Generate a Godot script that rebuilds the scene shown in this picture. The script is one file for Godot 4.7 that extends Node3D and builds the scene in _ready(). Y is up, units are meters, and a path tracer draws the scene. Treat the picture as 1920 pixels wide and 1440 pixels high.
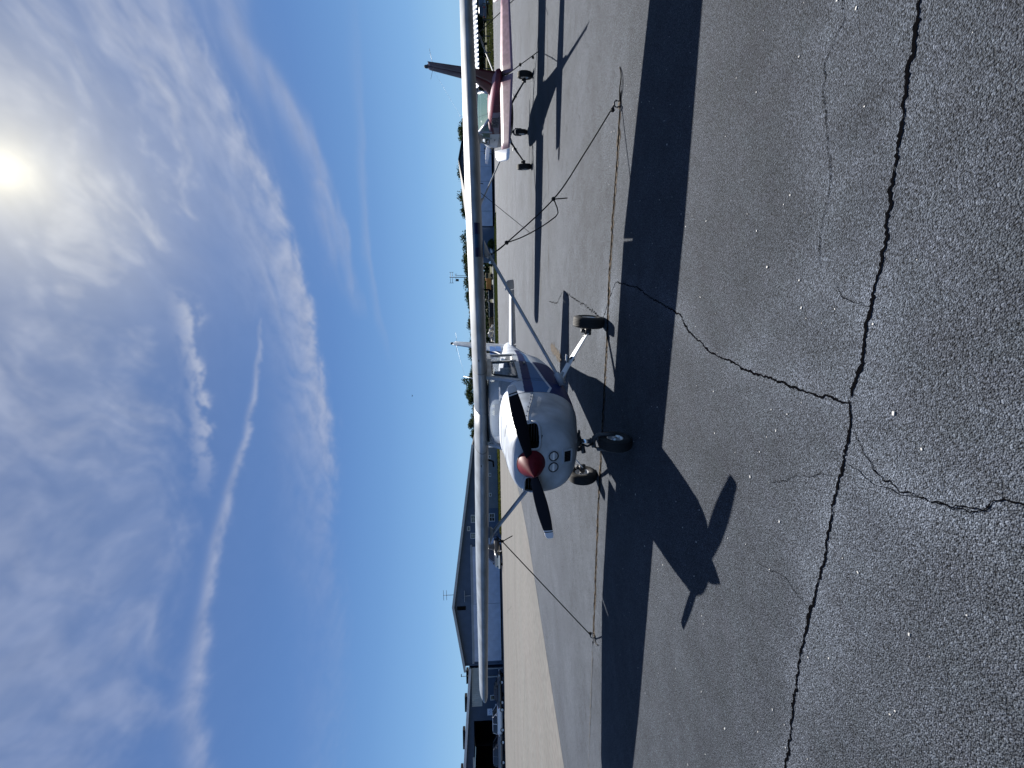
extends Node3D
# Airport apron: a tied-down high-wing light aeroplane seen from its left front, a second one behind, hangars and trees beyond.
# The camera is held on its side (a quarter turn), as the photograph was taken.

const EXPO := 2.7
const EYE := 1.6375
const SUN_DIR := Vector3(0.3105, 0.6713, -0.6730)   # towards the sun
const STATION := 2.227                               # nose to main wheels, metres

var used := {}
var rng := RandomNumberGenerator.new()
var M := {}

# ------------------------------------------------------------------ helpers
func lin(r: float, g: float, b: float) -> Color:
	return Color(r, g, b).linear_to_srgb()

func mat(key: String, c: Color, rough := 0.6, metal := 0.0, spec := 0.5) -> StandardMaterial3D:
	var m := StandardMaterial3D.new()
	m.resource_name = key
	m.albedo_color = c
	m.roughness = rough
	m.metallic = metal
	m.metallic_specular = spec
	M[key] = m
	return m

func nm(called: String) -> String:
	if not used.has(called):
		used[called] = 0
		return called
	used[called] += 1
	return "%s_%03d" % [called, used[called]]

func thing(called: String, label: String, category: String, at := Vector3.ZERO, turn := 0.0, group := "") -> Node3D:
	var o := Node3D.new()
	o.name = nm(called)
	add_child(o)
	o.position = at
	o.rotation.y = turn
	o.set_meta("label", label)
	o.set_meta("category", category)
	if group != "":
		o.set_meta("group", group)
	return o

func tag(o: Node3D, label: String, category: String, group := "") -> Node3D:
	o.set_meta("label", label)
	o.set_meta("category", category)
	if group != "":
		o.set_meta("group", group)
	return o

func put(called: String, st: SurfaceTool, m: Material, parent: Node3D = null) -> MeshInstance3D:
	st.generate_normals()
	var o := MeshInstance3D.new()
	o.mesh = st.commit()
	o.material_override = m
	o.cast_shadow = GeometryInstance3D.SHADOW_CASTING_SETTING_ON
	if parent == null:
		o.name = nm(called)
		add_child(o)
	else:
		o.name = called
		parent.add_child(o, true)
	return o

func struct(called: String, st: SurfaceTool, m: Material) -> MeshInstance3D:
	var o := put(called, st, m)
	o.set_meta("kind", "structure")
	o.set_meta("label", called.replace("_", " "))
	return o

func begin(smooth := true) -> SurfaceTool:
	var st := SurfaceTool.new()
	st.begin(Mesh.PRIMITIVE_TRIANGLES)
	st.set_smooth_group(0 if smooth else -1)
	return st

func tri(st: SurfaceTool, a: Vector3, b: Vector3, c: Vector3) -> void:
	st.add_vertex(a); st.add_vertex(b); st.add_vertex(c)

func quad(st: SurfaceTool, a: Vector3, b: Vector3, c: Vector3, d: Vector3) -> void:
	st.add_vertex(a); st.add_vertex(b); st.add_vertex(c)
	st.add_vertex(a); st.add_vertex(c); st.add_vertex(d)

# rings: array of PackedVector3Array of equal length. uv and tint, when given, are called with (i, j, point)
func loft(st: SurfaceTool, rings: Array, closed := true, caps := false, flip := false, uv = null, tint = null) -> void:
	var n: int = rings[0].size()
	var m := n if closed else n - 1
	for i in rings.size() - 1:
		for j in m:
			var k := (j + 1) % n
			var p := [rings[i][j], rings[i + 1][j], rings[i + 1][k], rings[i][k]]
			var ij := [[i, j], [i + 1, j], [i + 1, k], [i, k]]
			var order := [0, 2, 1, 0, 3, 2] if flip else [0, 1, 2, 0, 2, 3]
			if tint != null:
				st.set_color(tint.call(i, j))
			for o in order:
				if uv != null:
					st.set_uv(uv.call(p[o]))
				st.add_vertex(p[o])
	if caps:
		for e in [0, rings.size() - 1]:
			var c := Vector3.ZERO
			for v in rings[e]:
				c += v
			c /= n
			for j in m:
				var k := (j + 1) % n
				if uv != null:
					st.set_uv(uv.call(c))
				if (e == 0) != flip:
					tri(st, c, rings[e][j], rings[e][k])
				else:
					tri(st, c, rings[e][k], rings[e][j])

func box(st: SurfaceTool, c: Vector3, s: Vector3, b := Basis.IDENTITY) -> void:
	var h := s * 0.5
	var v := []
	for i in 8:
		v.append(c + b * Vector3(h.x if i & 1 else -h.x, h.y if i & 2 else -h.y, h.z if i & 4 else -h.z))
	for f in [[0, 2, 3, 1], [4, 5, 7, 6], [0, 4, 6, 2], [1, 3, 7, 5], [2, 6, 7, 3], [0, 1, 5, 4]]:
		quad(st, v[f[0]], v[f[1]], v[f[2]], v[f[3]])

func frame_of(d: Vector3) -> Basis:
	var z := d.normalized()
	var x := z.cross(Vector3.UP if absf(z.y) < 0.95 else Vector3.RIGHT).normalized()
	return Basis(x, z.cross(x), z)

# tube through points; sx and sy squash the section (x across, y up-ish)
func tube(st: SurfaceTool, pts: Array, radii, n := 8, sx := 1.0, sy := 1.0) -> void:
	var rings := []
	for i in pts.size():
		var d: Vector3 = (pts[mini(i + 1, pts.size() - 1)] - pts[maxi(i - 1, 0)])
		var b := frame_of(d)
		var r: float = radii[i] if radii is Array else radii
		var ring := PackedVector3Array()
		for j in n:
			var t := TAU * j / n
			ring.append(pts[i] + b.x * cos(t) * r * sx + b.y * sin(t) * r * sy)
		rings.append(ring)
	loft(st, rings, true, true, true)

# profile of Vector2(radius, along) turned round the z axis of xf
func lathe(st: SurfaceTool, prof: Array, xf: Transform3D, n := 32) -> void:
	var rings := []
	for p in prof:
		var ring := PackedVector3Array()
		for j in n:
			var t := TAU * j / n
			ring.append(xf * Vector3(cos(t) * p.x, sin(t) * p.x, p.y))
		rings.append(ring)
	loft(st, rings, true, false, true)

# polygon (x, y) pushed from z0 to z1
func extrude(st: SurfaceTool, poly: PackedVector2Array, z0: float, z1: float, xf := Transform3D.IDENTITY) -> void:
	var t := Geometry2D.triangulate_polygon(poly)
	for i in range(0, t.size(), 3):
		var a := poly[t[i]]; var b := poly[t[i + 1]]; var c := poly[t[i + 2]]
		if (b - a).cross(c - a) > 0:
			var s := b; b = c; c = s
		tri(st, xf * Vector3(a.x, a.y, z1), xf * Vector3(b.x, b.y, z1), xf * Vector3(c.x, c.y, z1))
		tri(st, xf * Vector3(a.x, a.y, z0), xf * Vector3(c.x, c.y, z0), xf * Vector3(b.x, b.y, z0))
	var ccw := not Geometry2D.is_polygon_clockwise(poly)
	for i in poly.size():
		var a := poly[i]
		var b := poly[(i + 1) % poly.size()]
		if ccw:
			var s := a; a = b; b = s
		quad(st, xf * Vector3(a.x, a.y, z0), xf * Vector3(b.x, b.y, z0), xf * Vector3(b.x, b.y, z1), xf * Vector3(a.x, a.y, z1))

func noise(sd: int, freq: float, oct := 4, kind := FastNoiseLite.TYPE_SIMPLEX_SMOOTH) -> FastNoiseLite:
	var n := FastNoiseLite.new()
	n.seed = sd
	n.frequency = freq
	n.noise_type = kind
	n.fractal_octaves = oct
	if oct <= 1:
		n.fractal_type = FastNoiseLite.FRACTAL_NONE
	return n

func table(t: Array, x: float) -> Array:   # straight interpolation in rows that begin with x
	if x <= t[0][0]:
		return t[0]
	for i in t.size() - 1:
		if x <= t[i + 1][0]:
			var w: float = (x - t[i][0]) / (t[i + 1][0] - t[i][0])
			var o := []
			for k in t[i].size():
				o.append(lerpf(t[i][k], t[i + 1][k], w))
			return o
	return t[-1]

func smooth_table(t: Array, x: float) -> Array:
	x = clampf(x, t[0][0], t[-1][0])
	for i in t.size() - 1:
		if x <= t[i + 1][0]:
			var p: Array = t[maxi(i - 1, 0)]
			var q: Array = t[mini(i + 2, t.size() - 1)]
			var span: float = t[i + 1][0] - t[i][0]
			var w: float = (x - t[i][0]) / span
			var pt: float = p[0] - t[i][0] if i > 0 else -span
			var qt: float = q[0] - t[i][0] if i + 2 < t.size() else span * 2.0
			var o := []
			for k in t[i].size():
				o.append(cubic_interpolate_in_time(t[i][k], t[i + 1][k], p[k], q[k], w, span, pt, qt))
			return o
	return t[-1]

# ------------------------------------------------------------------ sky
const SKY_W := 2560
const SKY_H := 1280
var sky_rows := []
var sky_n1 := noise(11, 1.0, 5)
var sky_n2 := noise(23, 1.0, 4)
var sky_n3 := noise(37, 1.0, 3)
# azimuth, height, spread below, spread above, strength
const CONTRAIL := [[-75, 12, 1.2, 2.2, 0.0], [-60, 18, 1.0, 1.9, 0.3], [-38.5, 25.8, 0.8, 1.5, 0.5], [-34, 27.6, 0.7, 1.3, 0.6], [-29, 28.3, 0.6, 0.9, 0.72], [-23.6, 28.8, 0.45, 0.6, 0.66], [-18, 28.8, 0.42, 0.58, 0.68], [-12.7, 28.1, 0.4, 0.52, 0.68], [-6.5, 27.0, 0.34, 0.4, 0.66], [1.9, 26.0, 0.28, 0.3, 0.6], [7.7, 25.4, 0.16, 0.16, 0.35], [10, 25.2, 0.1, 0.1, 0.0]]
const BAND_A := [[-50, 14.5, 1.0, 2.5, 0.1], [-28, 16.5, 1.2, 3.0, 0.16], [-17, 18.8, 1.2, 3.2, 0.3], [-8, 19.4, 1.0, 3.2, 0.6], [-2, 19.0, 0.7, 3.4, 0.95], [5.7, 20.2, 0.6, 3.6, 1.0], [13, 20.9, 0.6, 3.9, 1.0], [19, 21.8, 0.8, 4.2, 1.0], [24, 23.6, 0.9, 3.8, 0.85], [29, 25.0, 1.0, 4.2, 0.8], [33, 25.6, 1.2, 4.5, 0.75], [40, 26.2, 1.5, 5.0, 0.65], [60, 27, 2.0, 6.0, 0.5], [80, 28, 2, 6, 0.0]]
const BAND_B := [[8, 14.6, 0.5, 1.0, 0.0], [12, 15.2, 0.5, 1.5, 0.3], [19, 16.2, 0.6, 1.8, 0.5], [26, 17.6, 0.7, 1.8, 0.55], [31, 19.6, 0.8, 1.8, 0.5], [37, 21.8, 1.0, 2.0, 0.5], [55, 24, 1.5, 2.5, 0.3], [70, 25, 1.5, 2.5, 0.0]]
const PUFFS := [[-14, 30.6, 0.6, 1.2, 0.0], [-8, 30.6, 0.6, 1.2, 0.45], [-3.8, 30.8, 0.5, 1.2, 0.8], [2, 31.2, 0.5, 1.0, 0.9], [6, 32.0, 0.6, 0.9, 0.55], [8.5, 31.6, 0.9, 1.2, 0.8], [11, 31.9, 0.8, 1.2, 0.5], [14, 32.2, 0.5, 0.8, 0.0]]
const LOW := [[2, 11.5, 0.2, 0.4, 0.0], [8, 12.6, 0.25, 0.5, 0.16], [16, 13.5, 0.22, 0.5, 0.3], [26, 12.9, 0.2, 0.6, 0.22], [36, 12, 0.3, 0.8, 0.1], [44, 11, 0.3, 0.6, 0.0]]
# lower edge of the patchy high veil
const VEIL := [[-180, 34, 5, 0, 0.4], [-60, 31, 4, 0, 0.36], [-38, 30.8, 2.4, 0, 0.42], [-28, 30.6, 2.0, 0, 0.5], [-18, 30.6, 1.8, 0, 0.55], [-8, 32.2, 2.2, 0, 0.62], [3, 35.2, 2.4, 0, 0.62], [11, 37.2, 2.2, 0, 0.66], [16, 33.0, 2.6, 0, 0.66], [21, 29.5, 2.6, 0, 0.72], [30, 28, 3.0, 0, 0.72], [60, 27, 4, 0, 0.6], [180, 34, 5, 0, 0.4]]
const CLEAR := [[-1.0, 0.36, 0.58, 0.80], [0.5, 0.34, 0.57, 0.81], [3, 0.30, 0.54, 0.82], [7, 0.215, 0.43, 0.76], [12, 0.16, 0.335, 0.66], [18, 0.115, 0.255, 0.57], [24, 0.094, 0.212, 0.50], [30, 0.084, 0.188, 0.455], [40, 0.076, 0.168, 0.40], [60, 0.04, 0.105, 0.31], [90, 0.036, 0.095, 0.28]]

func lump(b: Array, el: float) -> float:
	var d: float = el - b[1]
	var t: float = d / (b[3] if d > 0.0 else b[2])
	return b[4] * exp(-t * t) if absf(t) < 3.0 else 0.0

func sky_row(y: int) -> void:
	var row := PackedFloat32Array()
	row.resize(SKY_W * 4)
	var el := 90.0 - (y + 0.5) * 180.0 / SKY_H
	if el < -1.0:
		for x in SKY_W:
			row[x * 4] = 0.08 / EXPO; row[x * 4 + 1] = 0.085 / EXPO; row[x * 4 + 2] = 0.09 / EXPO; row[x * 4 + 3] = 1.0
		sky_rows[y] = row
		return
	var se := sin(deg_to_rad(el))
	var ce := cos(deg_to_rad(el))
	var clear: Array = table(CLEAR, el)
	var inv := 1.0 / maxf(se, 0.06)
	for x in SKY_W:
		var az := (x + 0.5) * 360.0 / SKY_W
		if az > 180.0:
			az -= 360.0
		var ra := deg_to_rad(az)
		var dx := sin(ra) * ce
		var dz := -cos(ra) * ce
		var px := dx * inv
		var pz := -dz * inv
		var ang := rad_to_deg(acos(clampf(dx * SUN_DIR.x + se * SUN_DIR.y + dz * SUN_DIR.z, -1.0, 1.0)))
		# slow wander so that edges are not ruled
		var w1 := sky_n3.get_noise_2d(px * 1.3, pz * 1.3)
		var w2 := sky_n3.get_noise_2d(px * 1.3 + 40.0, pz * 1.3 + 7.0)
		# ice streaks drawn out along one wind
		var al := -0.42 * px + 0.91 * pz
		var ac := 0.91 * px + 0.42 * pz
		var streak := sky_n1.get_noise_2d((ac + w1 * 0.26) * 3.6, (al + w2 * 0.34) * 1.05) * 0.5 + 0.5
		var fine := sky_n2.get_noise_2d((ac + w2 * 0.12 + w1 * 0.06) * 8.5, (al + w1 * 0.16) * 5.0) * 0.5 + 0.5
		var soft := sky_n2.get_noise_2d(px * 26.0 + 9.0, pz * 17.0 + w2 * 2.0)
		fine = clampf(fine + soft * 0.16, 0.0, 1.0)
		var elw := el + w1 * 1.2
		var dens := 0.0
		if el > 9.0 and az > -80.0 and az < 80.0:
			var c: Array = bands[x]
			dens = lump(c[0], el + w1 * 0.25 + (fine - 0.5) * 0.6) * (0.3 + 0.95 * fine)
			dens = maxf(dens, lump(c[1], elw + (fine - 0.5) * 1.0) * (0.25 + 0.75 * streak + 0.55 * (fine - 0.5)))
			dens = maxf(dens, lump(c[2], elw) * (0.3 + 0.9 * streak))
			dens = maxf(dens, lump(c[3], el + (fine - 0.5) * 1.4) * smoothstep(0.3, 0.72, fine))
			dens += lump(c[4], el + w1 * 0.3) * 0.8
		var v: Array = veil[x]
		var edge := smoothstep(v[1] - v[2], v[1] + v[2] * 1.6, el + (streak - 0.5) * 5.0 + (fine - 0.5) * 2.0)
		var thread := 1.0 - absf(sky_n1.get_noise_2d((ac + w2 * 0.2) * 5.5 + 31.0, (al + w1 * 0.3) * 1.9))
		var patch := smoothstep(0.28, 0.92, streak * 0.70 + fine * 0.32 + w2 * 0.20 + (thread - 0.75) * 0.22)
		var hi: float = edge * v[4] * (0.32 + 0.74 * patch)
		hi = maxf(hi, 0.8 * exp(-pow(ang / 12.0, 2.0)) * (0.5 + 0.55 * streak))
		dens = 1.0 - (1.0 - clampf(dens, 0.0, 0.95)) * (1.0 - clampf(hi, 0.0, 0.95))
		# thin haze everywhere high up
		dens = 1.0 - (1.0 - dens) * (1.0 - 0.10 * smoothstep(12.0, 34.0, el))
		var near := exp(-ang / 16.0)
		var lit := 0.78 + 0.22 * fine
		var cr := (0.385 + 0.36 * near) * lit
		var cg := (0.45 + 0.32 * near) * lit
		var cb := (0.65 + 0.16 * near) * lit
		var halo := 0.36 * exp(-ang / 6.5) + 0.85 * exp(-ang / 1.3)
		row[x * 4] = (lerpf(clear[1], cr, dens) + halo * 1.02) / EXPO
		row[x * 4 + 1] = (lerpf(clear[2], cg, dens) + halo * 0.90) / EXPO
		row[x * 4 + 2] = (lerpf(clear[3], cb, dens) + halo * 0.55) / EXPO
		row[x * 4 + 3] = 1.0
	sky_rows[y] = row

var bands := []
var veil := []

func make_sky() -> ImageTexture:
	sky_rows.resize(SKY_H)
	bands.resize(SKY_W)
	veil.resize(SKY_W)
	for x in SKY_W:
		var az := (x + 0.5) * 360.0 / SKY_W
		if az > 180.0:
			az -= 360.0
		bands[x] = [table(CONTRAIL, az), table(BAND_A, az), table(BAND_B, az), table(PUFFS, az), table(LOW, az)]
		veil[x] = table(VEIL, az)
	var id := WorkerThreadPool.add_group_task(sky_row, SKY_H)
	WorkerThreadPool.wait_for_group_task_completion(id)
	var all := PackedFloat32Array()
	for r in sky_rows:
		all.append_array(r)
	return ImageTexture.create_from_image(Image.create_from_data(SKY_W, SKY_H, false, Image.FORMAT_RGBAF, all.to_byte_array()))

# ------------------------------------------------------------------ textures
func asphalt_maps() -> Array:
	var n := 1024
	var cell := noise(5, 0.115, 1, FastNoiseLite.TYPE_CELLULAR)
	cell.cellular_return_type = FastNoiseLite.RETURN_DISTANCE
	cell.cellular_jitter = 1.0
	var big := noise(6, 0.045, 4)
	var tone := noise(7, 0.115, 1, FastNoiseLite.TYPE_CELLULAR)
	tone.seed = 5
	tone.cellular_return_type = FastNoiseLite.RETURN_CELL_VALUE
	var grain := noise(9, 0.3, 2)
	var a := cell.get_seamless_image(n, n, false, false, 0.015).get_data()
	var b := big.get_seamless_image(n, n, false, false, 0.015).get_data()
	var c := tone.get_seamless_image(n, n, false, false, 0.015).get_data()
	var g := grain.get_seamless_image(n, n, false, false, 0.015).get_data()
	var hgt := PackedByteArray()
	var alb := PackedByteArray()
	hgt.resize(n * n)
	alb.resize(n * n * 3)
	for i in n * n:
		var stone := 1.0 - a[i] / 255.0
		var h := 0.55 * stone + 0.3 * b[i] / 255.0 + 0.15 * g[i] / 255.0
		hgt[i] = int(clampf(h, 0, 1) * 255)
		var t: float = c[i] / 255.0
		var v := 0.50 + 0.5 * smoothstep(0.2, 0.75, h) + (t - 0.5) * 0.5 + (g[i] / 255.0 - 0.5) * 0.2
		if t > 0.93:
			v += 0.45
		var pit := smoothstep(0.27, 0.19, b[i] / 255.0)
		v = clampf(v * (1.0 - 0.75 * pit), 0.06, 1.25) * 0.62
		alb[i * 3] = int(clampf(v * 0.985, 0, 1) * 255)
		alb[i * 3 + 1] = int(clampf(v, 0, 1) * 255)
		alb[i * 3 + 2] = int(clampf(v * 1.03, 0, 1) * 255)
	return [ImageTexture.create_from_image(Image.create_from_data(n, n, false, Image.FORMAT_RGB8, alb)), ImageTexture.create_from_image(Image.create_from_data(n, n, false, Image.FORMAT_L8, hgt))]

func noise_tex(n: FastNoiseLite, size: int, a: Color, b: Color) -> ImageTexture:
	var d := n.get_seamless_image(size, size).get_data()
	var o := PackedByteArray()
	o.resize(size * size * 3)
	for i in size * size:
		var c := a.lerp(b, d[i] / 255.0)
		o[i * 3] = int(c.r * 255); o[i * 3 + 1] = int(c.g * 255); o[i * 3 + 2] = int(c.b * 255)
	return ImageTexture.create_from_image(Image.create_from_data(size, size, false, Image.FORMAT_RGB8, o))

# paint on the fuselage sides, over (station, height)
func livery(paint: Callable) -> ImageTexture:
	var w := 1280
	var h := 416
	var o := PackedByteArray()
	o.resize(w * h * 3)
	for y in h:
		for x in w:
			var c: Color = paint.call(x * 8.0 / w, 2.6 - y * 2.6 / h)
			var i := (y * w + x) * 3
			o[i] = c.r8; o[i + 1] = c.g8; o[i + 2] = c.b8
	return ImageTexture.create_from_image(Image.create_from_data(w, h, false, Image.FORMAT_RGB8, o))

func line_at(pts: Array, x: float) -> float:
	if x <= pts[0].x:
		return pts[0].y
	for i in pts.size() - 1:
		if x <= pts[i + 1].x:
			return lerpf(pts[i].y, pts[i + 1].y, (x - pts[i].x) / (pts[i + 1].x - pts[i].x))
	return pts[-1].y

func blue_livery(a: float, h: float) -> Color:
	var white := lin(0.50, 0.54, 0.60)
	var navy := lin(0.010, 0.022, 0.095)
	var mid := lin(0.060, 0.150, 0.31)
	var up := line_at([Vector2(1.13, 1.195), Vector2(2.7, 1.15), Vector2(4.5, 1.10), Vector2(6.9, 1.12)], a)
	var lo := line_at([Vector2(1.13, 1.085), Vector2(2.7, 1.04), Vector2(4.5, 1.03), Vector2(6.9, 1.09)], a)
	var wl := line_at([Vector2(1.13, 0.94), Vector2(1.36, 0.87), Vector2(1.77, 0.92), Vector2(2.7, 0.98), Vector2(4.4, 1.0), Vector2(6.9, 1.08)], a)
	if a < 1.163 or a > 4.6:
		return white
	if h < up and h > lo:
		return navy
	if h <= lo and h > wl:
		return mid
	if h <= wl and h > wl - 0.032:
		return white
	if h <= wl - 0.032 and a < 2.7:
		return navy
	return lin(0.50, 0.53, 0.57) if h <= wl - 0.032 else white

func red_livery(a: float, h: float) -> Color:
	var white := lin(0.6, 0.6, 0.61)
	var red := lin(0.085, 0.018, 0.03)
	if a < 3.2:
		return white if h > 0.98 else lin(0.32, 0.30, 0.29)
	var up := line_at([Vector2(3.2, 1.2), Vector2(4.2, 1.30), Vector2(6.9, 1.18)], a)
	if a < 4.75 and h > 0.99 and h < up - 0.10:
		return lin(0.21, 0.175, 0.20)
	if h > up - 0.035:
		return lin(0.22, 0.13, 0.155)
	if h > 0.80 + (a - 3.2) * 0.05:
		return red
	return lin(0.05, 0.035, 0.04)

# ------------------------------------------------------------------ aeroplane
func V(a: float, s: float, h: float) -> Vector3:
	return Vector3(s, h, STATION - a)

const COWL := [[0.262, 0.10, 1.14, 1.27, 1.03, 2.2], [0.272, 0.20, 1.13, 1.325, 0.93, 2.3], [0.29, 0.285, 1.12, 1.36, 0.85, 2.4], [0.32, 0.345, 1.12, 1.385, 0.785, 2.5], [0.37, 0.385, 1.12, 1.405, 0.735, 2.5], [0.45, 0.415, 1.12, 1.42, 0.70, 2.5], [0.6, 0.442, 1.12, 1.435, 0.655, 2.55], [0.85, 0.472, 1.12, 1.455, 0.605, 2.6], [1.16, 0.492, 1.12, 1.475, 0.555, 2.7]]
const BODY := [[1.16, 0.492, 1.12, 1.475, 0.555, 2.7], [1.32, 0.50, 1.15, 1.49, 0.545, 2.9], [1.5, 0.506, 1.19, 1.46, 0.54, 3.1], [1.66, 0.51, 1.22, 1.38, 0.54, 3.3]]
const CABIN := [[1.66, 0.51, 1.22, 1.38, 0.54, 3.3], [2.2, 0.515, 1.22, 1.38, 0.545, 3.4], [2.8, 0.505, 1.22, 1.38, 0.565, 3.3], [3.42, 0.465, 1.22, 1.36, 0.61, 3.0]]
const TAIL := [[3.42, 0.465, 1.22, 1.36, 0.61, 3.0], [3.7, 0.43, 1.20, 1.405, 0.645, 2.7], [4.0, 0.385, 1.18, 1.42, 0.69, 2.4], [4.6, 0.305, 1.16, 1.375, 0.775, 2.3], [5.2, 0.232, 1.14, 1.325, 0.86, 2.2], [6.0, 0.14, 1.11, 1.255, 0.965, 2.1], [6.6, 0.075, 1.09, 1.205, 1.02, 2.0], [6.85, 0.035, 1.09, 1.15, 1.05, 2.0]]

func squircle(c: Array, t: float) -> Vector2:
	var e: float = 2.0 / c[5]
	var x: float = c[1] * signf(cos(t)) * pow(absf(cos(t)), e)
	var s := sin(t)
	var y: float = c[2] + ((c[3] - c[2]) if s > 0 else (c[2] - c[4])) * signf(s) * pow(absf(s), e)
	return Vector2(x, y)

func ring_of(c: Array, n: int, t0 := 0.0, t1 := TAU, grow := 0.0) -> PackedVector3Array:
	var r := PackedVector3Array()
	var d: Array = c.duplicate()
	d[1] += grow; d[3] += grow; d[4] -= grow
	var count := n if t1 - t0 > TAU - 0.01 else n + 1
	for j in count:
		var p := squircle(d, t0 + (t1 - t0) * j / n)
		r.append(V(c[0], p.x, p.y))
	return r

func hull(tab: Array, step: float, n: int, t0 := 0.0, t1 := TAU, grow := 0.0) -> Array:
	var out := []
	var a0: float = tab[0][0]
	var a1: float = tab[-1][0]
	var m := int(ceil((a1 - a0) / step))
	for i in m + 1:
		var f := float(i) / m
		if tab[0][0] < 0.3:
			f = f * f * 0.75 + f * 0.25
		var c: Array = smooth_table(tab, lerpf(a0, a1, f)).duplicate()
		out.append(ring_of(c, n, t0, t1, grow))
	return out

func in_cowl(a: float, s: float, h: float) -> bool:
	var c := smooth_table(COWL, a)
	var dy: float = (h - c[2]) / ((c[3] - c[2]) if h > c[2] else (c[2] - c[4]))
	return pow(absf(s / c[1]), c[5]) + pow(absf(dy), c[5]) < 1.0

func cowl_front(s: float, h: float) -> float:
	var lo := 0.262
	var hi := 1.16
	for i in 22:
		var mid := (lo + hi) * 0.5
		if in_cowl(mid, s, h):
			hi = mid
		else:
			lo = mid
	return hi

func cowl_side(a: float, h: float, sign_s: float) -> float:
	var c := smooth_table(COWL, a)
	var dy: float = clampf(absf((h - c[2]) / ((c[3] - c[2]) if h > c[2] else (c[2] - c[4]))), 0, 1)
	return sign_s * c[1] * pow(1.0 - pow(dy, c[5]), 1.0 / c[5])

func foil(x: float, thick: float, camber: float) -> Vector2:   # upper and lower height at chord share x
	var t := 5.0 * thick * (0.2969 * sqrt(x) - 0.126 * x - 0.3516 * x * x + 0.2843 * x * x * x - 0.1015 * x * x * x * x)
	var p := 0.4
	var c := camber / (p * p) * (2 * p * x - x * x) if x < p else camber / ((1 - p) * (1 - p)) * (1 - 2 * p + 2 * p * x - x * x)
	return Vector2(c + t, c - t)

# a lifting surface section, as a closed ring from the upper trailing point over the nose to the lower one
func section(s: float, a_le: float, chord: float, h: float, thick: float, camber: float, x0: float, x1: float, n: int, wash := 0.0, vertical := false) -> PackedVector3Array:
	var r := PackedVector3Array()
	for side in 2:
		for i in n + 1:
			if side == 1 and i == 0 and x0 == 0.0:
				continue
			var f := float(i) / n
			if side == 0:
				f = 1.0 - f
			var x := x0 + (x1 - x0) * (f * f if x0 == 0.0 else f)
			var z := foil(x, thick, camber)
			var hh: float = (z.x if side == 0 else z.y) * chord - wash * (x - 0.3) * chord
			if vertical:
				r.append(V(a_le + x * chord, hh, h))
			else:
				r.append(V(a_le + x * chord, s, h + hh))
	return r

func wing_at(s: float, base := 1.69) -> Array:   # a of leading edge, chord, height, thickness
	var u := absf(s)
	var chord := 1.63 if u < 2.6 else lerpf(1.63, 1.13, (u - 2.6) / 2.45)
	var a := 1.76 if u < 2.6 else lerpf(1.76, 1.87, (u - 2.6) / 2.45)
	var h := base + 0.0157 * u
	var th := 0.125
	if u > 5.05:
		var f := (u - 5.05) / 0.22
		chord *= sqrt(maxf(0.03, 1.0 - f * f))
		a += (1.13 - chord) * 0.35
		th = 0.12
		h -= 0.03 * f
	return [a, chord, h, th]

func wing(root: Node3D, side: float, P: Dictionary) -> MeshInstance3D:
	var ss := [0.0, 0.3, 0.55, 0.57, 1.0, 1.5, 2.0, 2.035, 2.14, 2.145, 2.30, 2.305, 2.43, 2.6, 3.2, 3.8, 4.4, 5.05, 5.13, 5.19, 5.23, 5.255, 5.268]
	var rings := []
	for s in ss:
		var w := wing_at(s, P.wing_h)
		rings.append(section(s * side, w[0], w[1], w[2], w[3], 0.02, 0.0, 0.78 if s < 5.05 else 1.0, 22, 0.02))
	var st := begin()
	var navy := Color(0.012, 0.022, 0.085)
	var mid := Color(0.02, 0.075, 0.17)
	var banded: bool = side > 0 and P.band
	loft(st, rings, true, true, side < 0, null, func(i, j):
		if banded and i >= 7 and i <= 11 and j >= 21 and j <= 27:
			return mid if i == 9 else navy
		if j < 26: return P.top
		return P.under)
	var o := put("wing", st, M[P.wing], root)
	# flap and aileron, ribbed like pressed skin
	for part in [["flap", 0.60, 2.50], ["aileron", 2.53, 5.02]]:
		var rr := []
		var n := int((part[2] - part[1]) / 0.0125)
		for i in n + 1:
			var s: float = lerpf(part[1], part[2], float(i) / n)
			var w := wing_at(s, P.wing_h)
			var ring := section(s * side, w[0], w[1], w[2], w[3], 0.02, 0.79, 1.0, 4, 0.02)
			for j in ring.size():
				ring[j].y -= P.flap_droop * (1.0 if side < 0 else 0.1) * maxf(0.0, (STATION - ring[j].z) - (w[0] + 0.79 * w[1]))
			var bump: float = 0.005 * sin(TAU * i / 8.0) * P.ribs
			for j in ring.size():
				var e := minf(1.0, absf(j - 4.5) / 4.0)
				ring[j].y += bump * e * (1.0 if j < 5 else -1.0)
			rr.append(ring)
		var sf := begin()
		loft(sf, rr, true, true, side < 0)
		put(part[0], sf, M[P.flap], o)
	# skin joint at the wing root
	var w0 := wing_at(0.56, P.wing_h)
	var rl := []
	for e in [0.552, 0.568]:
		rl.append(section(e * side, w0[0] - 0.002, 1.635, w0[2], 0.1285, 0.02, 0.0, 0.5, 16, 0.02))
	var sj := begin()
	loft(sj, rl, false, false, side < 0)
	put("root_joint", sj, M.grime, o)
	# cabin air inlet in the leading edge
	var sv := begin()
	var vc := V(1.772, 0.745 * side, P.wing_h + 0.033)
	lathe(sv, [Vector2(0.001, 0.008), Vector2(0.018, 0.008), Vector2(0.024, 0.0), Vector2(0.026, -0.03)], Transform3D(Basis.from_scale(Vector3(1, 0.7, 1)), vc), 16)
	put("air_inlet", sv, M.black, o)
	return o

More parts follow.
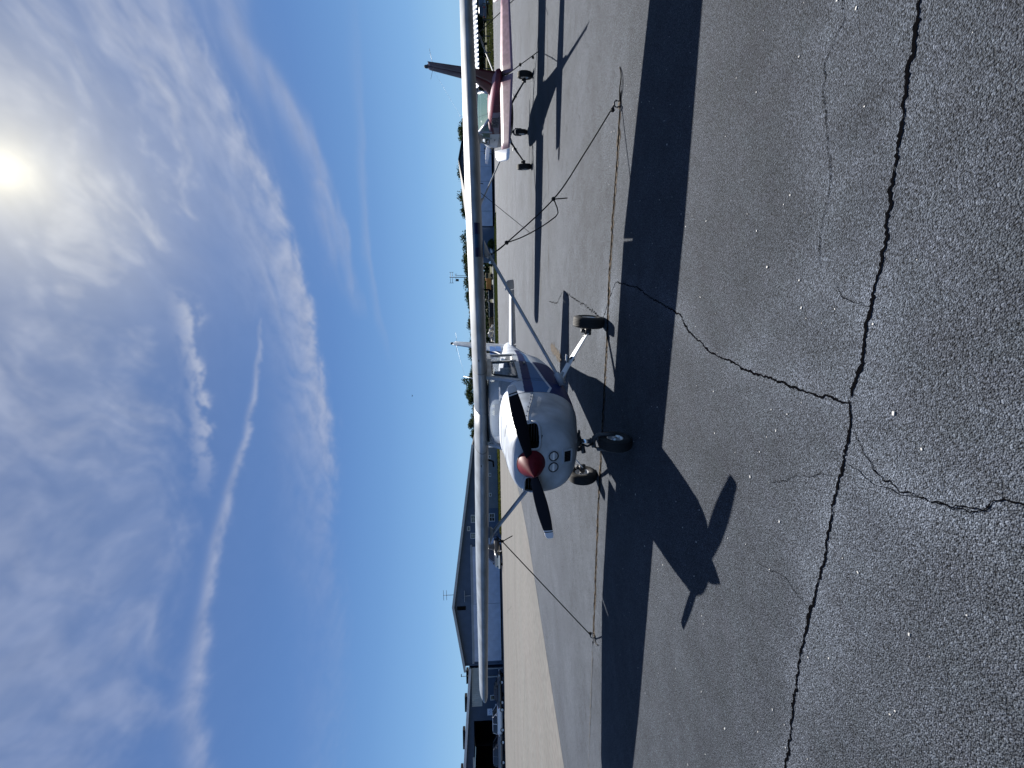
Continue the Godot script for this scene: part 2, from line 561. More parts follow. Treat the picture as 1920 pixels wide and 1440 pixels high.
func wheel(root: Node3D, at: Vector3, rad: float, width: float, tilt := 0.0, called := "wheel") -> Node3D:
	var xf := Transform3D(Basis(Vector3.UP, PI / 2).rotated(Vector3.FORWARD, tilt), at)
	var k := rad
	var hw := width * 0.5
	var st := begin()
	var prof := [Vector2(k * 0.47, -hw * 0.72), Vector2(k * 0.56, -hw * 0.92), Vector2(k * 0.72, -hw), Vector2(k * 0.87, -hw * 0.93), Vector2(k * 0.95, -hw * 0.76)]
	for g in 5:   # tread grooves
		var z0 := lerpf(-hw * 0.66, hw * 0.66, (g + 0.0) / 5.0)
		var z1 := lerpf(-hw * 0.66, hw * 0.66, (g + 0.78) / 5.0)
		var e0 := k * (1.0 - 0.03 * pow(absf(z0 / hw), 2.0))
		var e1 := k * (1.0 - 0.03 * pow(absf(z1 / hw), 2.0))
		prof.append_array([Vector2(e0, z0), Vector2(e1, z1), Vector2(e1 - k * 0.03, z1 + 0.001), Vector2(e1 - k * 0.03, z1 + hw * 0.05)])
	prof.append_array([Vector2(k * 0.985, hw * 0.66), Vector2(k * 0.95, hw * 0.76), Vector2(k * 0.87, hw * 0.93), Vector2(k * 0.72, hw), Vector2(k * 0.56, hw * 0.92), Vector2(k * 0.47, hw * 0.72)])
	lathe(st, prof, xf, 48)
	var w := put(called, st, M.tyre, root)
	var sr := begin()
	for e in [-1.0, 1.0]:
		lathe(sr, [Vector2(k * 0.50, e * hw * 0.74), Vector2(k * 0.46, e * hw * 0.80), Vector2(k * 0.42, e * hw * 0.74), Vector2(k * 0.30, e * hw * 0.45), Vector2(k * 0.20, e * hw * 0.50), Vector2(k * 0.17, e * hw * 0.78), Vector2(0.001, e * hw * 0.80)], xf, 32)
		for b in 6:
			var t := TAU * b / 6.0
			var q := xf * Vector3(cos(t) * k * 0.33, sin(t) * k * 0.33, e * hw * 0.52)
			box(sr, q, Vector3.ONE * k * 0.07, xf.basis)
	put("rim", sr, M.rim, w)
	return w

func aeroplane(root: Node3D, P: Dictionary) -> void:
	var uvf := func(p: Vector3) -> Vector2: return Vector2((STATION - p.z) / 8.0, 1.0 - p.y / 2.6)
	var dh: float = P.wing_h - 1.69   # how far this wing sits off the usual height
	# engine cowl ------------------------------------------------------------
	var cr := hull(COWL, 0.012, 64)
	var st := begin()
	var holes := [[0.275, 1.185, 0.125, 0.082], [-0.275, 1.185, 0.125, 0.082]]
	for i in cr.size() - 1:
		for j in 64:
			var k := (j + 1) % 64
			var mid: Vector3 = (cr[i][j] + cr[i + 1][j] + cr[i + 1][k] + cr[i][k]) * 0.25
			var cut := false
			if i < 22:
				for hcut in holes:
					if pow(absf((mid.x - hcut[0]) / (hcut[2] + 0.004)), 4.0) + pow(absf((mid.y - hcut[1]) / (hcut[3] + 0.004)), 4.0) < 1.0:
						cut = true
			if not cut:
				quad(st, cr[i][j], cr[i + 1][j], cr[i + 1][k], cr[i][k])
	var c0 := V(0.262, 0, 1.15)
	for j in 64:
		tri(st, c0, cr[0][j], cr[0][(j + 1) % 64])
	var cowl := put("engine_cowl", st, M[P.cowl], root)
	for hcut in holes:
		# rounded lip round each cooling inlet, and the dark duct behind it
		var ring := []
		for q in 41:
			var t := TAU * q / 40.0
			var x: float = hcut[0] + hcut[2] * signf(cos(t)) * pow(absf(cos(t)), 0.45)
			var y: float = hcut[1] + hcut[3] * signf(sin(t)) * pow(absf(sin(t)), 0.45)
			ring.append(V(cowl_front(x, y), x, y))
		var sl := begin()
		tube(sl, ring, 0.013, 8)
		put("inlet_lip", sl, M[P.cowl], cowl)
		var sd := begin()
		var r0 := PackedVector3Array()
		var r1 := PackedVector3Array()
		var r2 := PackedVector3Array()
		var cen := V(0.62, hcut[0] * 0.95, hcut[1] - 0.01)
		for q in 40:
			r0.append(ring[q] + Vector3(0, 0, 0.002))
			var b: Vector3 = ring[q].lerp(cen, 0.12)
			b.z = STATION - 0.56
			r1.append(b)
			r2.append(cen + (b - cen) * 0.02)
		loft(sd, [r0, r1, r2], true, false, true)
		put("inlet_duct", sd, M.black, cowl)
		var sb := begin(false)    # cylinder fins glimpsed in the duct
		for f in 5:
			box(sb, V(0.47, hcut[0], hcut[1] - 0.06 + f * 0.028), Vector3(0.2, 0.007, 0.1))
		put("cylinder_fins", sb, M.dark_metal, cowl)
	# seams and fasteners
	var seam := begin()
	tube(seam, Array(ring_of(smooth_table(COWL, 1.158), 72)) + [ring_of(smooth_table(COWL, 1.158), 72)[0]], 0.0035, 5)
	for sg in [1.0, -1.0]:
		var line := []
		for i in 22:
			var a := lerpf(0.40, 1.15, i / 21.0)
			var h := lerpf(1.215, 1.10, smoothstep(0.4, 1.15, a))
			line.append(V(a, cowl_side(a, h, sg) * 1.002, h))
		tube(seam, line, 0.0032, 5)
		var arc := []
		for i in 14:
			var t := lerpf(0.35, PI / 2 - 0.15, i / 13.0)
			var p := squircle(smooth_table(COWL, 0.74), t)
			arc.append(V(0.74, p.x * sg * 1.002, p.y + 0.001))
		tube(seam, arc, 0.0026, 5)
		for i in 8:
			var a := 0.44 + i * 0.095
			var h := lerpf(1.215, 1.10, smoothstep(0.4, 1.15, a)) + 0.022
			lathe(seam, [Vector2(0.001, 0.006), Vector2(0.008, 0.005), Vector2(0.009, -0.004)], Transform3D(Basis(Vector3.UP, PI / 2 * sg), V(a, cowl_side(a, h, sg), h)), 8)
	put("cowl_seam", seam, M.grime, cowl)
	# lamp plate with two landing lamps
	var plate := PackedVector2Array()
	for q in 32:
		var t := TAU * q / 32.0
		plate.append(Vector2(0.105 * signf(cos(t)) * pow(absf(cos(t)), 0.6), 0.065 * signf(sin(t)) * pow(absf(sin(t)), 0.75)))
	var lamp_c := V(0.272, 0.01, 0.968)
	var lamp_b := Basis(Vector3.RIGHT, 0.20)
	var sp := begin(false)
	extrude(sp, plate, -0.05, 0.006, Transform3D(lamp_b, lamp_c))
	var lp := put("lamp_plate", sp, M[P.cowl], root)
	for sx in [-0.062, 0.062]:
		var lx := Transform3D(lamp_b, lamp_c + lamp_b * Vector3(sx, 0, 0.008))
		var sb2 := begin()
		lathe(sb2, [Vector2(0.042, -0.004), Vector2(0.055, 0.0), Vector2(0.054, 0.006), Vector2(0.046, 0.007), Vector2(0.0425, 0.0), Vector2(0.042, -0.004)], lx, 28)
		var lamp := put("landing_light", sb2, M.dark_metal, root)
		var sm := begin()
		lathe(sm, [Vector2(0.046, 0.001), Vector2(0.036, -0.008), Vector2(0.022, -0.014), Vector2(0.006, -0.016), Vector2(0.001, -0.016)], lx, 28)
		put("reflector", sm, M.mirror, lamp)
		var sf := begin(false)
		box(sf, lx * Vector3(0, 0, 0.0), Vector3(0.088, 0.020, 0.004), lamp_b)
		put("filament_bar", sf, M.white_trim, lamp)
		var sg2 := begin()
		lathe(sg2, [Vector2(0.047, 0.003), Vector2(0.03, 0.006), Vector2(0.001, 0.008)], lx, 28)
		put("lens", sg2, M.glass, lamp)
	# air filter opening
	var fc := V(0.305, 0.055, 0.823)
	var fb := Basis(Vector3.RIGHT, 0.42)
	var sfil := begin(false)
	box(sfil, fc + fb * Vector3(0, 0, -0.02), Vector3(0.125, 0.084, 0.055), fb)
	var filt := put("air_filter", sfil, M.black, root)
	var sfr := begin(false)
	for e in [[0.0, 0.048, 0.15, 0.014], [0.0, -0.048, 0.15, 0.014], [-0.068, 0.0, 0.014, 0.083], [0.068, 0.0, 0.014, 0.083]]:
		box(sfr, fc + fb * Vector3(e[0], e[1], 0.003), Vector3(e[2], e[3], 0.03), fb)
	put("filter_frame", sfr, M[P.cowl], filt)
	var sgr := begin(false)
	for q in 7:
		box(sgr, fc + fb * Vector3(-0.051 + q * 0.017, 0, 0.009), Vector3(0.002, 0.082, 0.003), fb)
	put("filter_mesh", sgr, M.dark_metal, filt)
	# spinner and propeller -----------------------------------------------------
	var hub := V(0.235, 0, 1.2)
	var sn := begin()
	var sprof := []
	for i in 21:
		var f := i / 20.0
		sprof.append(Vector2(0.142 * (0.55 * sin(f * PI / 2) + 0.45 * f) + 0.0005, 0.275 - 0.295 * f))
	sprof.append(Vector2(0.146, -0.022)); sprof.append(Vector2(0.146, -0.028)); sprof.append(Vector2(0.10, -0.03))
	lathe(sn, sprof, Transform3D(Basis.IDENTITY, hub), 40)
	var spin := put("spinner", sn, M[P.spinner], root)
	var srg := begin()
	lathe(srg, [Vector2(0.09, -0.031), Vector2(0.148, -0.031), Vector2(0.149, -0.026), Vector2(0.1425, -0.02)], Transform3D(Basis.IDENTITY, hub), 40)
	put("backplate", srg, M.dark_metal, spin)
	var prop := [[0.09, 0.044, 0.030, 0.75], [0.16, 0.052, 0.024, 0.66], [0.26, 0.062, 0.019, 0.55], [0.38, 0.070, 0.015, 0.46], [0.50, 0.071, 0.012, 0.40], [0.62, 0.066, 0.009, 0.35], [0.74, 0.055, 0.007, 0.31], [0.80, 0.047, 0.006, 0.29], [0.865, 0.037, 0.004, 0.27], [0.876, 0.028, 0.003, 0.27]]
	for e in 2:
		var ang: float = P.prop + PI * e
		var along := Vector3(cos(ang), sin(ang), 0)
		var across := Vector3(-sin(ang), cos(ang), 0)
		var blade_parent: Node3D = null
		for band in [[0.09, 0.775, "propeller_blade", P.blade], [0.775, 0.788, "tip_stripe", "prop_white"], [0.788, 0.80, "tip_stripe", P.blade], [0.80, 0.876, "tip_band", "prop_white"]]:
			var rings := []
			var m := 14 if band[2] == "propeller_blade" else 5
			for i in m + 1:
				var r := lerpf(band[0], band[1], i / float(m))
				var c := smooth_table(prop, r)
				var ring := PackedVector3Array()
				for j in 16:
					var t := TAU * j / 16.0
					var u: float = cos(t) * c[1]
					var v: float = sin(t) * c[2] * 0.5 + (c[2] * 0.25 * (1 - pow(cos(t), 2)))
					var w: float = c[3]
					ring.append(hub + Vector3(0, 0, 0.03) + along * r + across * (u * cos(w) - v * sin(w)) + Vector3(0, 0, u * sin(w) + v * cos(w)))
				rings.append(ring)
			var sb3 := begin()
			loft(sb3, rings, true, true, true)
			if blade_parent == null:
				blade_parent = put(band[2], sb3, M[band[3]], root)
			else:
				put(band[2], sb3, M[band[3]], blade_parent)
	# fuselage ------------------------------------------------------------------
	var fu := begin()
	loft(fu, hull(BODY, 0.04, 56), true, false, false, uvf)
	loft(fu, hull(CABIN, 0.08, 40, PI, TAU), false, false, false, uvf)
	var tail_tab := []
	for c in TAIL:
		var q: Array = c.duplicate()
		q[3] = maxf(q[2] + 0.05, q[3] + dh * clampf((6.6 - q[0]) / 2.4, 0.0, 1.0) * (1.0 if q[0] > 3.5 else 0.6))
		tail_tab.append(q)
	loft(fu, hull(tail_tab, 0.06, 56), true, true, false, uvf)
	var body := put("fuselage", fu, M[P.body], root)
	var joints := begin()
	for a in [1.62, 3.44, 4.35, 5.2, 6.0]:
		var tab: Array = tail_tab if a > 3.42 else BODY
		var rg := Array(ring_of(smooth_table(tab, a), 60))
		tube(joints, rg + [rg[0]], 0.0024, 4)
	put("skin_joint", joints, M.grime, body)
	for sg in [1.0, -1.0]:
		var sd2 := begin()    # door: a panel a hair proud of the skin, with its handle
		var rows := []
		for i in 9:
			var a := lerpf(1.72, 2.72, i / 8.0)
			var row := PackedVector3Array()
			var c: Array = smooth_table(CABIN, a)
			for j in 9:
				var t := lerpf(0.0, -0.42 * PI, j / 8.0)
				var p := squircle(c, t)
				row.append(V(a, (p.x + 0.004) * sg, p.y))
			rows.append(row)
		loft(sd2, rows, false, false, sg > 0, uvf)
		var door := put("door", sd2, M[P.body], root)
		var sh := begin(false)
		box(sh, V(2.55, 0.528 * sg, 1.08), Vector3(0.02, 0.025, 0.12))
		put("handle", sh, M.dull_metal, door)
		# cabin posts and window frames
		var b0 := V(1.64, 0.502 * sg, 1.235)
		var t0 := V(1.93, 0.478 * sg, 1.60 + dh)
		var posts := begin(false)
		for pp in [[b0, t0, 0.085], [V(2.74, 0.508 * sg, 1.21), V(2.80, 0.478 * sg, 1.61 + dh), 0.07], [V(3.40, 0.463 * sg, 1.20), V(3.37, 0.46 * sg, 1.63 + dh), 0.07]]:
			var d: Vector3 = (pp[1] - pp[0])
			var up := d.normalized()
			var xx := Vector3(1, 0, 0)
			var zz := xx.cross(up).normalized()
			box(posts, (pp[0] + pp[1]) * 0.5, Vector3(0.035, d.length() + 0.05, pp[2]), Basis(up.cross(zz), up, zz))
		box(posts, V(2.66, 0.474 * sg, 1.605 + dh), Vector3(0.05, 0.075, 1.5))
		put("cabin_post", posts, M[P.cowl], root)
		var wf := begin()
		var win := [V(1.80, 0.515 * sg, 1.255), V(2.0, 0.498 * sg, 1.535 + dh), V(2.05, 0.495 * sg, 1.555 + dh), V(2.70, 0.495 * sg, 1.555 + dh), V(2.73, 0.497 * sg, 1.525 + dh), V(2.68, 0.515 * sg, 1.25), V(2.64, 0.516 * sg, 1.235), V(1.83, 0.516 * sg, 1.238), V(1.80, 0.515 * sg, 1.255)]
		tube(wf, win, 0.011, 6)
		var fr := put("window_frame", wf, M.dark_trim, root)
		var wg := begin()
		var q := begin()
		for i in 7:
			tri(q, V(2.3, 0.503 * sg, 1.42), win[i], win[i + 1])
		put("window", q, M.pane, fr)
		var rg2 := begin(false)   # rear quarter window
		quad(rg2, V(2.80, 0.505 * sg, 1.23), V(2.84, 0.478 * sg, 1.60 + dh), V(3.36, 0.462 * sg, 1.62 + dh), V(3.38, 0.465 * sg, 1.23))
		put("quarter_window", rg2, M[P.glass], root)
		var rg3 := begin(false)
		tri(rg3, V(3.41, 0.462 * sg, 1.24), V(3.38, 0.455 * sg, 1.63 + dh), V(3.98, 0.34 * sg, 1.33 + dh))
		put("quarter_window", rg3, M[P.glass], root)
		var rp := begin()
		tube(rp, [V(3.37, 0.44 * sg, 1.64 + dh), V(3.70, 0.385 * sg, 1.53 + dh), V(4.02, 0.29 * sg, 1.40 + dh)], 0.028, 8)
		put("rear_post", rp, M[P.cowl], root)
	# windscreen: curved sheet from cowl deck to wing
	var ws := begin()
	var wr := []
	for i in 9:
		var f := i / 8.0
		var row := PackedVector3Array()
		for j in 25:
			var u := lerpf(-1.0, 1.0, j / 24.0)
			var lo := V(1.36 + 0.29 * pow(absf(u), 2.6), 0.492 * u, 1.487 - 0.24 * pow(absf(u), 3.0))
			var hi := V(1.86 + 0.08 * pow(absf(u), 3.0), 0.472 * u, 1.625 + dh - 0.02 * u * u)
			var p: Vector3 = lo.lerp(hi, f)
			p += Vector3(0, 0.035, 0.03) * sin(f * PI)
			row.append(p)
		wr.append(row)
	loft(ws, wr, false, false, true)
	put("windscreen", ws, M.screen, root)
	var wb := begin()
	tube(wb, Array(wr[0]), 0.010, 6)
	put("windscreen_seal", wb, M.dark_trim, root)
	wb = begin()
	tube(wb, Array(wr[8]), 0.012, 6)
	put("windscreen_seal", wb, M.dark_trim, root)
	var rw := begin()
	var rr := []
	for i in 5:
		var f := i / 4.0
		var row := PackedVector3Array()
		for j in 13:
			var u := lerpf(-1.0, 1.0, j / 12.0)
			row.append(V(lerpf(3.36, 4.03, f), lerpf(0.43, 0.28, f) * u, lerpf(1.655 + dh, 1.41 + dh, f) + 0.02 * (1 - u * u)))
		rr.append(row)
	loft(rw, rr, false)
	put("rear_window", rw, M[P.glass], root)
	# cabin inside
	var si := begin(false)
	box(si, V(1.55, 0, 1.24), Vector3(0.88, 0.26, 0.06))
	box(si, V(1.44, 0, 1.38), Vector3(0.8, 0.03, 0.24))
	put("instrument_panel", si, M.dark_trim, root)
	var roofl := begin(false)
	box(roofl, V(2.6, 0, 1.595 + dh), Vector3(0.9, 0.02, 1.4))
	put("headliner", roofl, M.lining, root)
	for sg in [1.0, -1.0]:
		var sb4 := begin(false)
		var sbk := Basis(Vector3.RIGHT, 0.22)
		box(sb4, V(2.62, 0.235 * sg, 1.17), Vector3(0.40, 0.52, 0.10), sbk)
		box(sb4, V(2.36, 0.235 * sg, 0.92), Vector3(0.40, 0.10, 0.46))
		var seat := put("seat", sb4, M.seat, root)
		var shd := begin(false)
		box(shd, V(2.72, 0.235 * sg, 1.45), Vector3(0.24, 0.13, 0.07), sbk)
		put("headrest", shd, M.seat, seat)
		var vis := begin(false)
		box(vis, V(1.98, 0.24 * sg, 1.53 + dh), Vector3(0.32, 0.13, 0.012), Basis(Vector3.RIGHT, 0.5))
		put("sun_visor", vis, M.visor, root)
	# wings, struts
	for sg in [1.0, -1.0]:
		wing(root, sg, P)
		var lo := V(1.66, 0.47 * sg, 0.67)
		var hi := V(2.18, 2.10 * sg, 1.60 + dh)
		var sst := begin()
		var pts := []
		for i in 13:
			pts.append(lo.lerp(hi, i / 12.0))
		var rings := []
		var d := (hi - lo).normalized()
		var wide := Vector3(0, 0, 1)
		wide = (wide - d * wide.dot(d)).normalized()
		var thin := d.cross(wide)
		for i in 13:
			var f := i / 12.0
			var k := 1.0 if f > 0.06 else 0.7
			var ring := PackedVector3Array()
			for j in 20:
				var t := TAU * j / 20.0
				ring.append(pts[i] + wide * cos(t) * 0.046 * k * (1.0 if cos(t) > 0 else 1.35) + thin * sin(t) * 0.0215 * k)
			rings.append(ring)
		loft(sst, rings, true, true, sg > 0)
		var strut := put("wing_strut", sst, M[P.strut], root)
		var cuff := begin()
		tube(cuff, [lo.lerp(hi, -0.02), lo.lerp(hi, 0.03), lo.lerp(hi, 0.07)], [0.062, 0.054, 0.046], 14, 1.0, 0.8)
		put("strut_cuff", cuff, M[P.cowl], strut)
		var top := begin()
		var tr := []
		for i in 7:
			var f := i / 6.0
			var ring := PackedVector3Array()
			for j in 16:
				var t := TAU * j / 16.0
				var rr2 := 0.16 * pow(1.0 - f, 0.6) + 0.03
				ring.append(V(2.20, 2.14 * sg, 1.635 + dh).lerp(hi - d * 0.06, f) + Vector3(cos(t) * rr2 * 0.55, 0, sin(t) * rr2))
			tr.append(ring)
		loft(top, tr, true, true, true)
		put("strut_fairing", top, M[P.strut], strut)
		var tie := begin()
		var loopp := []
		for i in 13:
			var t := TAU * i / 12.0
			loopp.append(V(2.12, 2.06 * sg, 1.545 + dh) + Vector3(cos(t) * 0.02, sin(t) * 0.028, 0))
		tube(tie, loopp, 0.005, 6)
		tube(tie, [V(2.12, 2.06 * sg, 1.565 + dh), V(2.12, 2.06 * sg, 1.64 + dh)], 0.008, 6)
		put("tie_ring", tie, M.dull_metal, strut)
		# main gear leg and wheel
		var leg := begin()
		var g0 := V(1.98, 0.43 * sg, 0.625)
		var g1 := V(2.215, 1.02 * sg, 0.225)
		var lp2 := []
		var lr := []
		for i in 13:
			var f := i / 12.0
			lp2.append(g0.lerp(g1, f) + Vector3(0, 0.012 * sin(f * PI), 0))
			lr.append(lerpf(0.034, 0.022, f))
		if P.flat_leg:   # leaf spring: broad fore and aft, thin up and down, dipped at its front edge
			var lrings := []
			var ax := (g1 - g0).normalized()
			var fore := (Vector3(0, -0.16, 1) - ax * ax.dot(Vector3(0, -0.16, 1))).normalized()
			var thick := ax.cross(fore)
			for i in 13:
				var ring := PackedVector3Array()
				var f := i / 12.0
				for j in 20:
					var t := TAU * j / 20.0
					ring.append(lp2[i] + fore * signf(cos(t)) * pow(absf(cos(t)), 0.4) * lerpf(0.075, 0.045, f) + thick * signf(sin(t)) * pow(absf(sin(t)), 0.4) * lerpf(0.011, 0.009, f))
				lrings.append(ring)
			loft(leg, lrings, true, true, sg > 0)
		else:
			tube(leg, lp2, lr, 16)
		var gl := put("gear_leg", leg, M[P.leg], root)
		var gf := begin()
		tube(gf, [V(1.96, 0.36 * sg, 0.66), V(1.99, 0.45 * sg, 0.612), V(2.01, 0.50 * sg, 0.578)], [0.068, 0.055, 0.037], 14)
		put("leg_fairing", gf, M[P.cowl], gl)
		var gs := begin(false)
		var sc := g0.lerp(g1, 0.42) + Vector3(0, 0.03, 0.0)
		tube(gs, [g0.lerp(g1, 0.40), g0.lerp(g1, 0.44)], 0.036, 14)
		box(gs, sc + Vector3(0, 0.03, -0.03), Vector3(0.09, 0.012, 0.10))
		put("step_clamp", gs, M.dark_metal, gl)
		var stp := begin(false)
		box(stp, sc + Vector3(0.01 * sg, 0.045, -0.03), Vector3(0.085, 0.012, 0.09))
		put("step", stp, M.white_trim, gl)
		var br := begin()
		tube(br, [g1 + Vector3(-0.03 * sg, 0.0, 0), g1 + Vector3(0.07 * sg, -0.005, 0)], [0.05, 0.045], 12)
		box(br, g1 + Vector3(0.02 * sg, 0.05, -0.04), Vector3(0.05, 0.07, 0.06))
		tube(br, [g1 + Vector3(-0.03 * sg, 0.07, -0.02), g1 + Vector3(-0.06 * sg, 0.06, 0.01), g1 + Vector3(-0.09 * sg, 0.05, 0.02)], 0.006, 6)
		put("brake", br, M.dark_metal, gl)
		wheel(root, V(2.227, 1.165 * sg, 0.215), 0.215, 0.155, 0.05 * sg, "main_wheel")
	# nose gear
	var nx := 0.757
	var no := begin()
	tube(no, [V(nx + 0.10, 0, 0.74), V(nx + 0.07, 0, 0.62), V(nx + 0.055, 0, 0.565)], 0.037, 16)
	box(no, V(nx + 0.075, 0, 0.60), Vector3(0.12, 0.05, 0.09))
	tube(no, [V(nx + 0.03, 0, 0.475), V(nx + 0.022, 0, 0.435)], [0.04, 0.044], 16)
	tube(no, [V(nx + 0.075, 0, 0.60), V(nx + 0.028, 0, 0.45)], 0.022, 10)
	var strut_n := put("nose_gear_leg", no, M.dark_metal, root)
	var ol := begin()
	tube(ol, [V(nx + 0.055, 0, 0.57), V(nx + 0.03, 0, 0.47)], 0.026, 16)
	put("oleo", ol, M.mirror, strut_n)
	var lk := begin()
	tube(lk, [V(nx - 0.02, 0.0, 0.59), V(nx - 0.10, 0, 0.53), V(nx - 0.03, 0, 0.45)], 0.014, 8)
	tube(lk, [V(nx + 0.05, 0.05, 0.60), V(nx + 0.12, 0.10, 0.62), V(nx + 0.32, 0.14, 0.60)], 0.011, 8)
	tube(lk, [V(nx + 0.05, -0.05, 0.60), V(nx + 0.10, -0.13, 0.605), V(nx + 0.18, -0.15, 0.66)], 0.012, 8)
	tube(lk, [V(nx + 0.02, -0.045, 0.56), V(nx + 0.02, -0.13, 0.54)], 0.026, 10)
	box(lk, V(nx + 0.05, 0.07, 0.595), Vector3(0.12, 0.02, 0.04))
	put("steering_link", lk, M.dark_metal, strut_n)
	for sg in [1.0, -1.0]:
		var fk := begin()
		tube(fk, [V(nx + 0.02, 0.0, 0.435), V(nx + 0.018, 0.055 * sg, 0.425), V(nx + 0.012, 0.088 * sg, 0.38), V(nx + 0.002, 0.092 * sg, 0.28), V(nx, 0.092 * sg, 0.19)], [0.028, 0.028, 0.024, 0.02, 0.02], 12)
		put("fork", fk, M.grey_paint, strut_n)
	wheel(root, V(nx, 0, 0.19), 0.19, 0.135, 0.0, "nose_wheel")
	# exhaust under the cowl
	var ex := begin()
	tube(ex, [V(0.95, -0.17, 0.66), V(0.96, -0.17, 0.56), V(0.99, -0.17, 0.50)], 0.027, 14)
	put("exhaust_pipe", ex, M.dark_metal, root)
	# tail ----------------------------------------------------------------------
	for sg in [1.0, -1.0]:
		var hs := begin()
		var hr := []
		var er := []
		for i in 9:
			var f := i / 8.0
			var s := lerpf(0.02, 1.30, f)
			var le := lerpf(5.86, 6.08, f)
			var c := lerpf(6.86, 6.74, f) - le
			hr.append(section(s * sg, le, c, P.tail_h, 0.10, 0.0, 0.0, 0.60, 10))
			er.append(section(s * sg, le, c, P.tail_h, 0.10, 0.0, 0.612, 1.0, 5))
		loft(hs, hr, true, true, sg < 0)
		var stab := put("tailplane", hs, M[P.stab], root)
		# the elevator hangs down, so the horn at its tip stands up in front of the hinge
		var hinge := V(6.50, 0, P.tail_h)
		var hang := func(ring: PackedVector3Array) -> PackedVector3Array:
			var out := PackedVector3Array()
			for p in ring:
				var d := p - hinge
				out.append(Vector3(p.x, hinge.y + d.y * cos(P.droop) + d.z * sin(P.droop), hinge.z + d.z * cos(P.droop) - d.y * sin(P.droop)))
			return out
		var he := begin()
		var er2 := []
		for q in er:
			er2.append(hang.call(q))
		loft(he, er2, true, true, sg < 0)
		var el := put("elevator", he, M[P.stab], stab)
		var horn := []
		for e in [[1.312, 6.17, 0.57], [1.40, 6.19, 0.545], [1.48, 6.23, 0.49], [1.515, 6.30, 0.39], [1.525, 6.38, 0.26]]:
			horn.append(hang.call(section(e[0] * sg, e[1], e[2], P.tail_h, 0.11, 0.0, 0.0, 1.0, 9)))
		var ho := begin()
		loft(ho, horn, true, true, sg < 0)
		put("horn_balance", ho, M[P.horn], el)
	var fin := begin()
	var fr2 := []
	var rd := []
	for i in 13:
		var f := i / 12.0
		var h := lerpf(1.10, 2.40, f)
		var le: float = lerpf(5.72, 6.80, f)
		if f < 0.4:
			le -= P.fillet * pow((0.4 - f) / 0.4, 1.7)
		var te := lerpf(6.78, 7.30, f)
		fr2.append(section(0, le, te - le, h, 0.085 if f > 0.2 else 0.05, 0.0, 0.0, 0.60, 10, 0.0, true))
		rd.append(section(0, le, te - le, h, 0.085 if f > 0.2 else 0.05, 0.0, 0.61, 1.0, 5, 0.0, true))
	fr2.append(section(0, 6.85, 0.42, 2.43, 0.05, 0.0, 0.0, 0.60, 10, 0.0, true))
	var two_tone := func(i, _j): return Color(0.055, 0.012, 0.022) if i < 5 else Color(0.095, 0.075, 0.10)
	loft(fin, fr2, true, true, true, null, two_tone)
	var fn := put("fin", fin, M[P.fin], root)
	var ru := begin()
	loft(ru, rd, true, true, true, null, two_tone)
	put("rudder", ru, M[P.rudder], fn)
	if P.band:
		var fp := begin(false)   # blue panels near the fin root
		for sg in [1.0, -1.0]:
			for pnl in [[1.30, 1.42, "a"], [1.43, 1.55, "b"]]:
				quad(fp, V(5.72, 0.045 * sg, pnl[0]), V(5.80, 0.045 * sg, pnl[1]), V(6.36, 0.045 * sg, pnl[1]), V(6.30, 0.045 * sg, pnl[0]))
		put("fin_panel", fp, M.mid_blue, fn)
	var bc := begin()
	lathe(bc, [Vector2(0.03, 0), Vector2(0.032, 0.03), Vector2(0.026, 0.06), Vector2(0.001, 0.075)], Transform3D(Basis(Vector3.RIGHT, -PI / 2), V(7.0, 0, 2.425)), 14)
	put("beacon", bc, M.dark_trim, fn)
	var vor := begin()
	for sg in [1.0, -1.0]:
		tube(vor, [V(6.98, 0.0, 2.33), V(7.15, 0.24 * sg, 2.37)], 0.003, 5)
	put("whisker_antenna", vor, M.dull_metal, fn)
	var wa := begin()
	tube(wa, [V(3.2, 0.10, 1.74 + dh), V(3.45, 0.10, 2.02)], 0.005, 5)
	tube(wa, [V(6.95, 0.0, 2.36), V(3.45, 0.10, 2.00)], 0.0012, 4)
	put("whip_antenna", wa, M.white_trim, root)
	var vp := begin()
	tube(vp, [V(2.10, -0.81, 1.63 + dh), V(2.05, -0.81, 1.565 + dh), V(1.98, -0.86, 1.56 + dh)], 0.012, 7)
	put("fuel_vent", vp, M.black, root)
	var pt := begin()
	tube(pt, [V(2.15, 1.62, 1.64 + dh), V(2.10, 1.62, 1.575 + dh), V(1.93, 1.62, 1.57 + dh)], 0.011, 8)
	put("pitot_tube", pt, M.black, root)
	var tt := begin()
	tube(tt, [V(6.55, 0, 1.02), V(6.6, 0, 0.95), V(6.68, 0, 1.02)], 0.01, 6)
	put("tail_tie_ring", tt, M.dark_metal, root)

